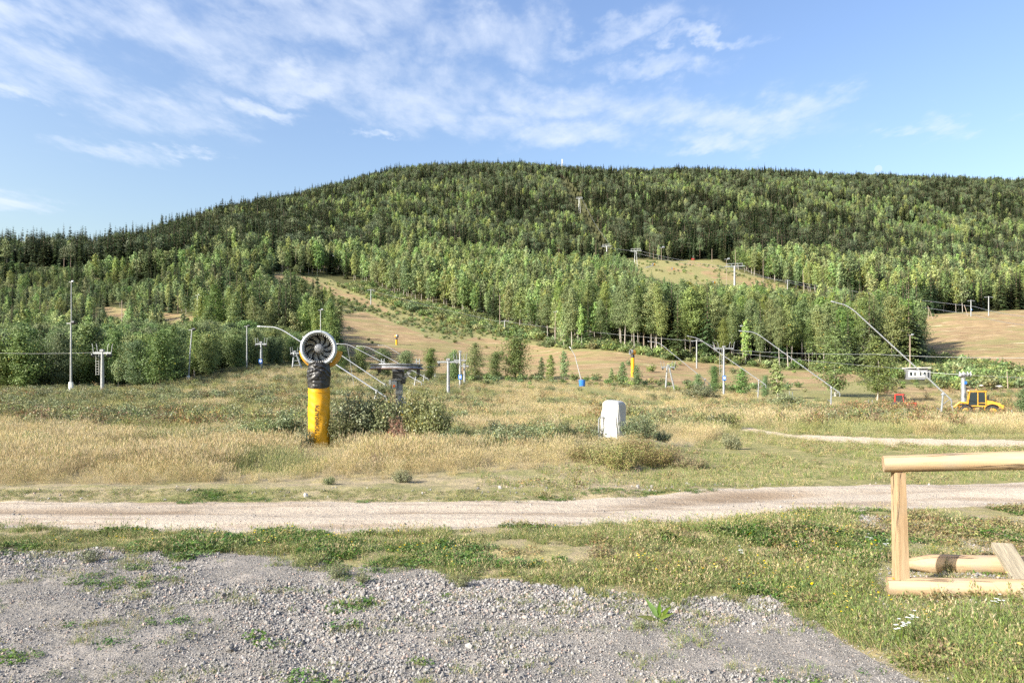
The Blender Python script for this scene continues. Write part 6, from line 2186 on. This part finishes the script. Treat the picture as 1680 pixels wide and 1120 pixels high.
# sloping engine hood
mb = MB()
for x_, zt_ in ((-.84, 1.95), (-1.4, 1.86), (-2.1, 1.62), (-2.4, 1.25)):
    for y_ in (-.62, .62):
        mb.v += [(x_, y_, 1.0), (x_, y_, zt_)]
for i in range(3):
    o_ = i * 4
    mb.f += [(o_ + 1, o_ + 5, o_ + 7, o_ + 3), (o_, o_ + 4, o_ + 5, o_ + 1), (o_ + 2, o_ + 3, o_ + 7, o_ + 6)]
mb.f += [(0, 1, 3, 2), (12, 14, 15, 13)]
mb.build('engine_hood', M_yelpaint, t)
MB().box((-1.25, 0, 1.93), (.9, 1.0, .12), rot=Euler((0, R(-8), 0)), bev=.03).build('hood_grille', M_black, t)
MB().path([(-.95, .35, 1.9), (-.95, .35, 2.45), (-1.02, .35, 2.62)], [.10, .10, .09], 10).build('exhaust', M_black, t, True)
MB().box((1.2, 0, .95), (1.7, .9, .6), bev=.06).build('front_frame', M_yelpaint, t)
cab = MB()
X0, X1, Y0 = -.75, 1.15, .68
zc0, zc1 = 1.25, 2.95
for sx_, sl in ((X0, .06), (X1, -.22), ):
    for y_ in (-Y0, Y0):
        cab.bar((sx_, y_, zc0), (sx_ + sl, y_ * .95, zc1), .11)
for y_ in (-Y0, Y0):
    cab.bar((.1, y_, zc0), (.1, y_ * .95, zc1), .09)
    cab.bar((X0, y_, zc0), (X1, y_, zc0), .14)
    cab.bar((X0, y_, 1.62), (.1, y_, 1.62), .08)
cabf = cab.build('cab_frame', M_yelpaint, t)
MB().box((.17, 0, 3.02), (2.02, 1.5, .16), bev=.05).build('cab_roof', M_yelpaint, t)
MB().box((.17, 0, 3.115), (1.0, 1.0, .05), bev=.02).build('roof_hatch', M_dark, t)
MB().box((.2, 0, 1.2), (1.9, 1.34, .16)).build('cab_floor', M_dark, t)
for y_ in (-.655, .655):
    for xa, xb in ((X0 + .08, .05), (.15, X1 - .14)):
        MB().box(((xa + xb) / 2, y_ * .985, 2.1), (xb - xa, .02, 1.55)).build('side_window', M_glass, t)
MB().box((X1 - .10, 0, 2.1), (.02, 1.2, 1.55), rot=Euler((0, R(-7), 0))).build('windscreen', M_glass, t)
MB().box((X0 + .03, 0, 2.2), (.02, 1.2, 1.3)).build('rear_window', M_glass, t)
MB().box((.0, 0, 1.75), (.5, .5, .9), bev=.08).build('driver_seat', M_black, t)
for y_ in (-.42, .42):
    MB().path([(.95, y_, 1.55), (1.9, y_, 1.65), (2.75, y_, .85)], [.16, .14, .12], 6).build('lift_arm', M_yelpaint, t)
MB().bar((1.2, 0, 1.3), (2.5, 0, 1.25), .14).build('tilt_cylinder', M_dark, t)
mb = MB()
bp_ = [(2.7, .25), (3.5, .22), (3.62, .3), (2.95, .42), (2.75, .7), (2.85, 1.2), (2.72, 1.25), (2.6, .7)]
for y_ in (-1.15, 1.15):
    mb.v += [(a, y_, b) for a, b in bp_]
nb_ = len(bp_)
for i in range(nb_):
    j = (i + 1) % nb_
    mb.f.append((i, j, nb_ + j, nb_ + i))
mb.f += [tuple(range(nb_ - 1, -1, -1)), tuple(range(nb_, 2 * nb_))]
mb.build('bucket', M_grease, t)
for y_ in (-.85, .85):
    MB().path([(X1 - .1, y_ * .8, 2.75), (X1 + .25, y_ * 1.25, 2.75), (X1 + .25, y_ * 1.25, 2.3)], .025, 5).build('mirror_arm', M_black, t)
    MB().box((X1 + .25, y_ * 1.25, 2.4), (.06, .24, .42), bev=.02).build('mirror', M_black, t)
for y_ in (-.5, .5):
    MB().box((X1 - .12, y_, 3.08), (.14, .22, .16), bev=.03).build('work_lamp', M_white, t)

for y_ in (-.98, .98):
    for x_ in (1.35, -1.35):
        mb = MB()
        for k_ in range(9):
            th = PI * (.08 + .84 * k_ / 8)
            for rr in (.76, .82):
                for w_ in (-.27, .27):
                    mb.v.append((x_ + rr * math.cos(th), y_ * .97 + w_, .68 + rr * math.sin(th)))
        for k_ in range(8):
            o_ = k_ * 4
            mb.f += [(o_, o_ + 1, o_ + 5, o_ + 4), (o_ + 2, o_ + 6, o_ + 7, o_ + 3), (o_, o_ + 4, o_ + 6, o_ + 2), (o_ + 1, o_ + 3, o_ + 7, o_ + 5)]
        mb.f += [(0, 2, 3, 1), (32, 33, 35, 34)]
        mb.build('mudguard', M_black, t)
MB().path([(.2, 0, 3.1), (.2, 0, 3.2), (.2, 0, 3.32)], [.09, .08, .05], 10).build('beacon', M_orange, t, True)
for zz in (1.25, 1.4, 1.55):
    MB().box((-1.7, -.63, zz), (.8, .03, .07)).build('side_louvre', M_black, t)
MB().box((-.4, -.7, .75), (.5, .2, .5), bev=.03).build('step_box', M_dark, t)

# red tractor behind the weeds
TY = 64
tg = Vector(((1480 - CX) / F * TY, TY, W(0, 645.5, TY).z - 2.62 * .68))
t = thing('red_tractor', 'red tractor cab half hidden by the weeping birch and weeds', 'tractor', tg, R(-38))
t.scale = (.68, .68, .68)
for x_, r in ((-.7, .75), (1.3, .5)):
    for y_ in (-.75, .75):
        wheel(t, x_, y_, r, .4)
MB().box((.95, 0, 1.1), (1.7, .7, .65), bev=.1).build('hood', M_redpaint, t)
MB().box((-.25, 0, .95), (1.3, 1.0, .5), bev=.05).build('chassis', M_dark, t)
cab = MB()
for y_ in (-.6, .6):
    cab.bar((-.85, y_, 1.1), (-.75, y_ * .92, 2.5), .13)
    cab.bar((.35, y_, 1.1), (.15, y_ * .92, 2.5), .07)
cab.build('cab_frame', M_redpaint, t)
MB().box((-.28, 0, 2.48), (1.15, 1.2, .16), bev=.05).build('roof', M_redpaint, t)
MB().box((-.28, 0, 2.59), (.9, .8, .08), bev=.03).build('roof_hatch', M_black, t)
for y_ in (-.575, .575):
    mb = MB()
    for s_ in (-.01, .01):
        mb.v += [(-.74, y_ + s_, 1.2), (.28, y_ + s_, 1.2), (.12, y_ * .94 + s_, 2.38), (-.68, y_ * .94 + s_, 2.38)]
    mb.f += [(3, 2, 1, 0), (4, 5, 6, 7), (0, 1, 5, 4), (1, 2, 6, 5), (2, 3, 7, 6), (3, 0, 4, 7)]
    mb.build('side_window', M_glass, t)
MB().box((.25, 0, 1.8), (.02, 1.05, 1.15), rot=Euler((0, R(-9), 0))).build('windscreen', M_glass, t)
MB().path([(.2, -.6, 2.2), (.5, -.85, 2.2)], .03, 5).build('mirror_arm', M_black, t)
MB().box((.52, -.9, 2.05), (.08, .2, .4), bev=.02).build('mirror', M_black, t)

# boulders and debris near the loader
for px, py, Y, s_, lab in ((1640, 634, 86, .75, 'pale boulder heap right behind the yellow loader'), (1610, 632, 82, .5, 'small pale boulder above the loader cab'), (510, 0, 0, 0, ''), (845, 554, 236, 1.6, 'pale boulder at the foot of the tower above the run')):
    if not lab: continue
    me = make_stone(int(px))
    me.materials.clear(); me.materials.append(M_roof)
    o = link('boulder', me, None, W(px, py, Y))
    o.scale = (s_ * 1.5, s_, s_ * .8)
    tag(o, lab, 'boulder')
tag(MB().path([W(1590, 672, 52), W(1596, 680, 52), W(1601, 685, 52)], [.05, .07, .05], 6).build('fallen_branch', M_stem, None, True), 'dark broken branch in the weeds before the loader', 'branch')

# ------------------------------------------------------------------ shrubs one can point to around the cannon
SH = [make_shrub(600 + i, 1.3, r_, 38, 120, 0.075, 0.034, M_willow, low=.05, upright=.45, spread=.06) for i, r_ in enumerate((.75, .62, .85))]
SB = [make_shrub(610 + i, .8, .6, 44, 110, 0.05, 0.018, M_drybrown, low=.1, upright=.3, spread=.06) for i in range(2)]
FW = make_shrub(620, 1.25, .42, 26, 50, 0.075, 0.016, M_fireweed, low=.12, upright=.92, spread=.03)
shr = [
    (560, 732, 60, 44, 'dense willow shrub hugging the right side of the yellow pole'), (586, 729, 82, 74, 'dense dark willow shrub between the pole and the bull wheel'),
    (622, 728, 80, 70, 'dense willow shrub left of the bull wheel post'), (690, 729, 92, 66, 'willow shrub right of the bull wheel post'),
    (716, 733, 80, 56, 'willow shrub at the right end of the thicket round the bull wheel'), (742, 738, 38, 44, 'low willow shrub at the dark hollow right of the thicket'),
    (500, 734, 34, 34, 'willow shrub with yellowing leaves left of the yellow pole'), (470, 726, 52, 62, 'willow shrub left of the big snow cannon'),
    (425, 728, 42, 60, 'wide willow shrub farther left of the cannon'), (385, 730, 34, 56, 'low willow shrub in the dry grass left of the cannon'),
    (803, 738, 36, 60, 'low willow shrub right of the dark hollow'), (845, 740, 46, 64, 'willow shrub in the middle of the dry grass'),
    (893, 732, 44, 54, 'willow shrub left of the covered cabinet'), (925, 724, 36, 46, 'thin willow shrub nearest to the covered cabinet on its left'),
    (1048, 738, 40, 50, 'dark shrub just right of the covered cabinet'), (1085, 735, 26, 30, 'small willow shoot right of the dark shrub'),
    (1200, 738, 28, 34, 'small upright willow shoot in the straw right of the brown herbs'), (660, 790, 24, 28, 'small grey green plant in front of the bull wheel'),
    (540, 797, 18, 20, 'small plant at the foot of the dry grass before the cannon'), (248, 746, 26, 34, 'reddish brown plant alone in the dry grass, left part'),
    (60, 742, 34, 60, 'dark willow shrub in the field near the left edge'), (100, 745, 28, 40, 'low dark shrub right of the left-edge willow'),
    (1290, 672, 30, 60, 'dark shrub on the field below the third lance'), (1150, 660, 26, 50, 'wide low shrub below the lattice tower'),
    (625, 668, 26, 40, 'green shrub around the foot of the long lance'),
]
for i, (px, pb_, hp, wp, lab) in enumerate(shr):
    Y = F * CH / (pb_ - HY)
    tm, cm_, H = SH[i % 3]
    if 'reddish' in lab: tm, cm_, H = SB[0]
    g0 = G(px, Y)
    h_ = hp / F * Y * 1.12
    wf = 1.25 * (wp / F * Y) / (2 * .8 * h_ / H)
    copy_tree('willow_shrub', tm, cm_, H, (g0.x, g0.y, g0.z, h_, wf), lab, 'shrub', None, 'stems', 'foliage')
for px, pb_, hp, wp, lab in ((652, 742, 66, 46, 'tall reddish fireweed stalks in front of the bull wheel post'), (614, 768, 34, 30, 'small reddish fireweed clump in the dry grass')):
    Y = F * CH / (pb_ - HY)
    g0 = G(px, Y)
    h_ = hp / F * Y
    copy_tree('fireweed', FW[0], FW[1], FW[2], (g0.x, g0.y, g0.z, h_, (wp / F * Y) / (.84 * h_ / FW[2])), lab, 'herb', None, 'stems', 'foliage')
for i, (px, pb_, hp, wp, lab) in enumerate(((958, 760, 34, 48, 'low yellowish brown herb clump left below the covered cabinet'), (990, 766, 44, 56, 'yellowish brown herb clump just left of the cabinet foot'),
                                            (1018, 774, 46, 60, 'nearest brown herb clump in front of the covered cabinet'), (1044, 762, 40, 54, 'brown herb clump right below the covered cabinet'),
                                            (1072, 768, 34, 58, 'dark brown herb clump on the bank right of the cabinet'), (1098, 764, 28, 46, 'small brown herb clump farther right on the bank'), (1128, 768, 22, 56, 'rightmost low brown herb clump on the bank'))):
    Y = F * CH / (pb_ - HY)
    tm, cm_, H = SB[i % 2]
    g0 = G(px, Y)
    h_ = hp / F * Y * 1.05
    copy_tree('herb_mound', tm, cm_, H, (g0.x, g0.y, g0.z, h_, 1.25 * (wp / F * Y) / (1.2 * h_ / H)), lab, 'herb', None, 'stems', 'foliage')
# small plants on the gravel
M_mug = foliage('grey green mugwort', (0.13, 0.16, 0.075), (0.24, 0.27, 0.14), None, 0, .2)
MG = make_shrub(640, .16, .11, 30, 34, .016, .006, M_mug, low=.05, upright=.5, spread=.06)
for px, pb_, hp, wp, lab in ((147, 922, 26, 44, 'round grey green weed tuft on the gravel at the left'), (757, 964, 26, 34, 'round grey green weed tuft on the gravel near the middle'),
                             (594, 955, 22, 26, 'small bushy weed left of the middle gravel tuft'), (550, 946, 30, 30, 'taller loose weed at the edge of the gravel'), (1048, 1030, 20, 28, 'faint weed beside the broad-leaved dock')):
    Y = F * CH / (pb_ - HY)
    g0 = G(px, Y)
    h_ = hp / F * Y
    copy_tree('weed_tuft', MG[0], MG[1], MG[2], (g0.x, g0.y, g0.z + .04, h_, (wp / F * Y) / (.24 * h_ / MG[2])), lab, 'weed', None, 'stems', 'foliage')


def dock(px, pb_, hp, lab):
    Y = F * CH / (pb_ - HY)
    g0 = G(px, Y)
    h_ = hp / F * Y
    t = thing('dock_plant', lab, 'weed', g0)
    g = np.random.default_rng(9)
    for i, (az, up, L) in enumerate(((2.4, .9, 1.0), (1.2, 1.0, .8), (.4, .7, .75), (3.3, .35, .8), (5.0, .3, .6), (5.9, .6, .65))):
        mb = MB()
        e = Vector((math.cos(az) * (1 - up * .7), math.sin(az) * (1 - up * .7), up)).normalized()
        sd = e.cross(Vector((0, -1, .2))).normalized()
        nrm = sd.cross(e)
        ns = 8
        for k_ in range(ns + 1):
            t_ = k_ / ns
            p = e * L * h_ * t_ + Vector((math.cos(az), math.sin(az), -.5)) * (.25 * L * h_ * t_ * t_)
            w_ = h_ * L * .10 * math.sin(PI * min(1, max(0.0, (t_ - .12) / .88)) ** .8) + .002
            wv = math.sin(k_ * 2.1) * .004
            mb.v += [tuple(p - sd * w_ + nrm * (w_ * .3 + wv)), tuple(p), tuple(p + sd * w_ + nrm * (w_ * .3 - wv))]
        for k_ in range(ns):
            o_ = k_ * 3
            mb.f += [(o_, o_ + 1, o_ + 4, o_ + 3), (o_ + 1, o_ + 2, o_ + 5, o_ + 4)]
        mb.build('leaf', M_dock, t, True)
    return t


dock(1080, 1018, 40, 'broad-leaved dock standing on the gravel right of the middle')
dock(1382, 982, 20, 'small dock at the gravel edge')
# white yarrow in the right corner
YR = flower(700, M_yarrow, .22, 9, .012, 6)
for i, (px, pb_, lab) in enumerate(((1488, 1068, 'white yarrow heads in the right corner grass, front one'), (1500, 1058, 'white yarrow heads in the right corner grass, second one'), (1475, 1072, 'white yarrow heads low at the gravel spit'),
                                    (1213, 935, 'white flower head in the verge left of the log barrier'), (1425, 912, 'white yarrow head left of the upright post'), (1455, 925, 'white yarrow close to the foot of the upright post'), (1640, 1028, 'pale flower cluster in front of the bottom log'))):
    Y = F * CH / (pb_ - HY)
    g0 = G(px, Y)
    t = thing('yarrow', lab, 'flower', g0, i * 1.3)
    a = link('stalk', YR[0], t); b = link('flower_heads', YR[1], t)
# bushy plant against the rear log
g0 = G(1554, 6.0)
copy_tree('mullein', MG[0], MG[1], MG[2], (g0.x, g0.y, g0.z, .2, .32), 'narrow green plant growing against the rear log', 'weed', None, 'stems', 'foliage')
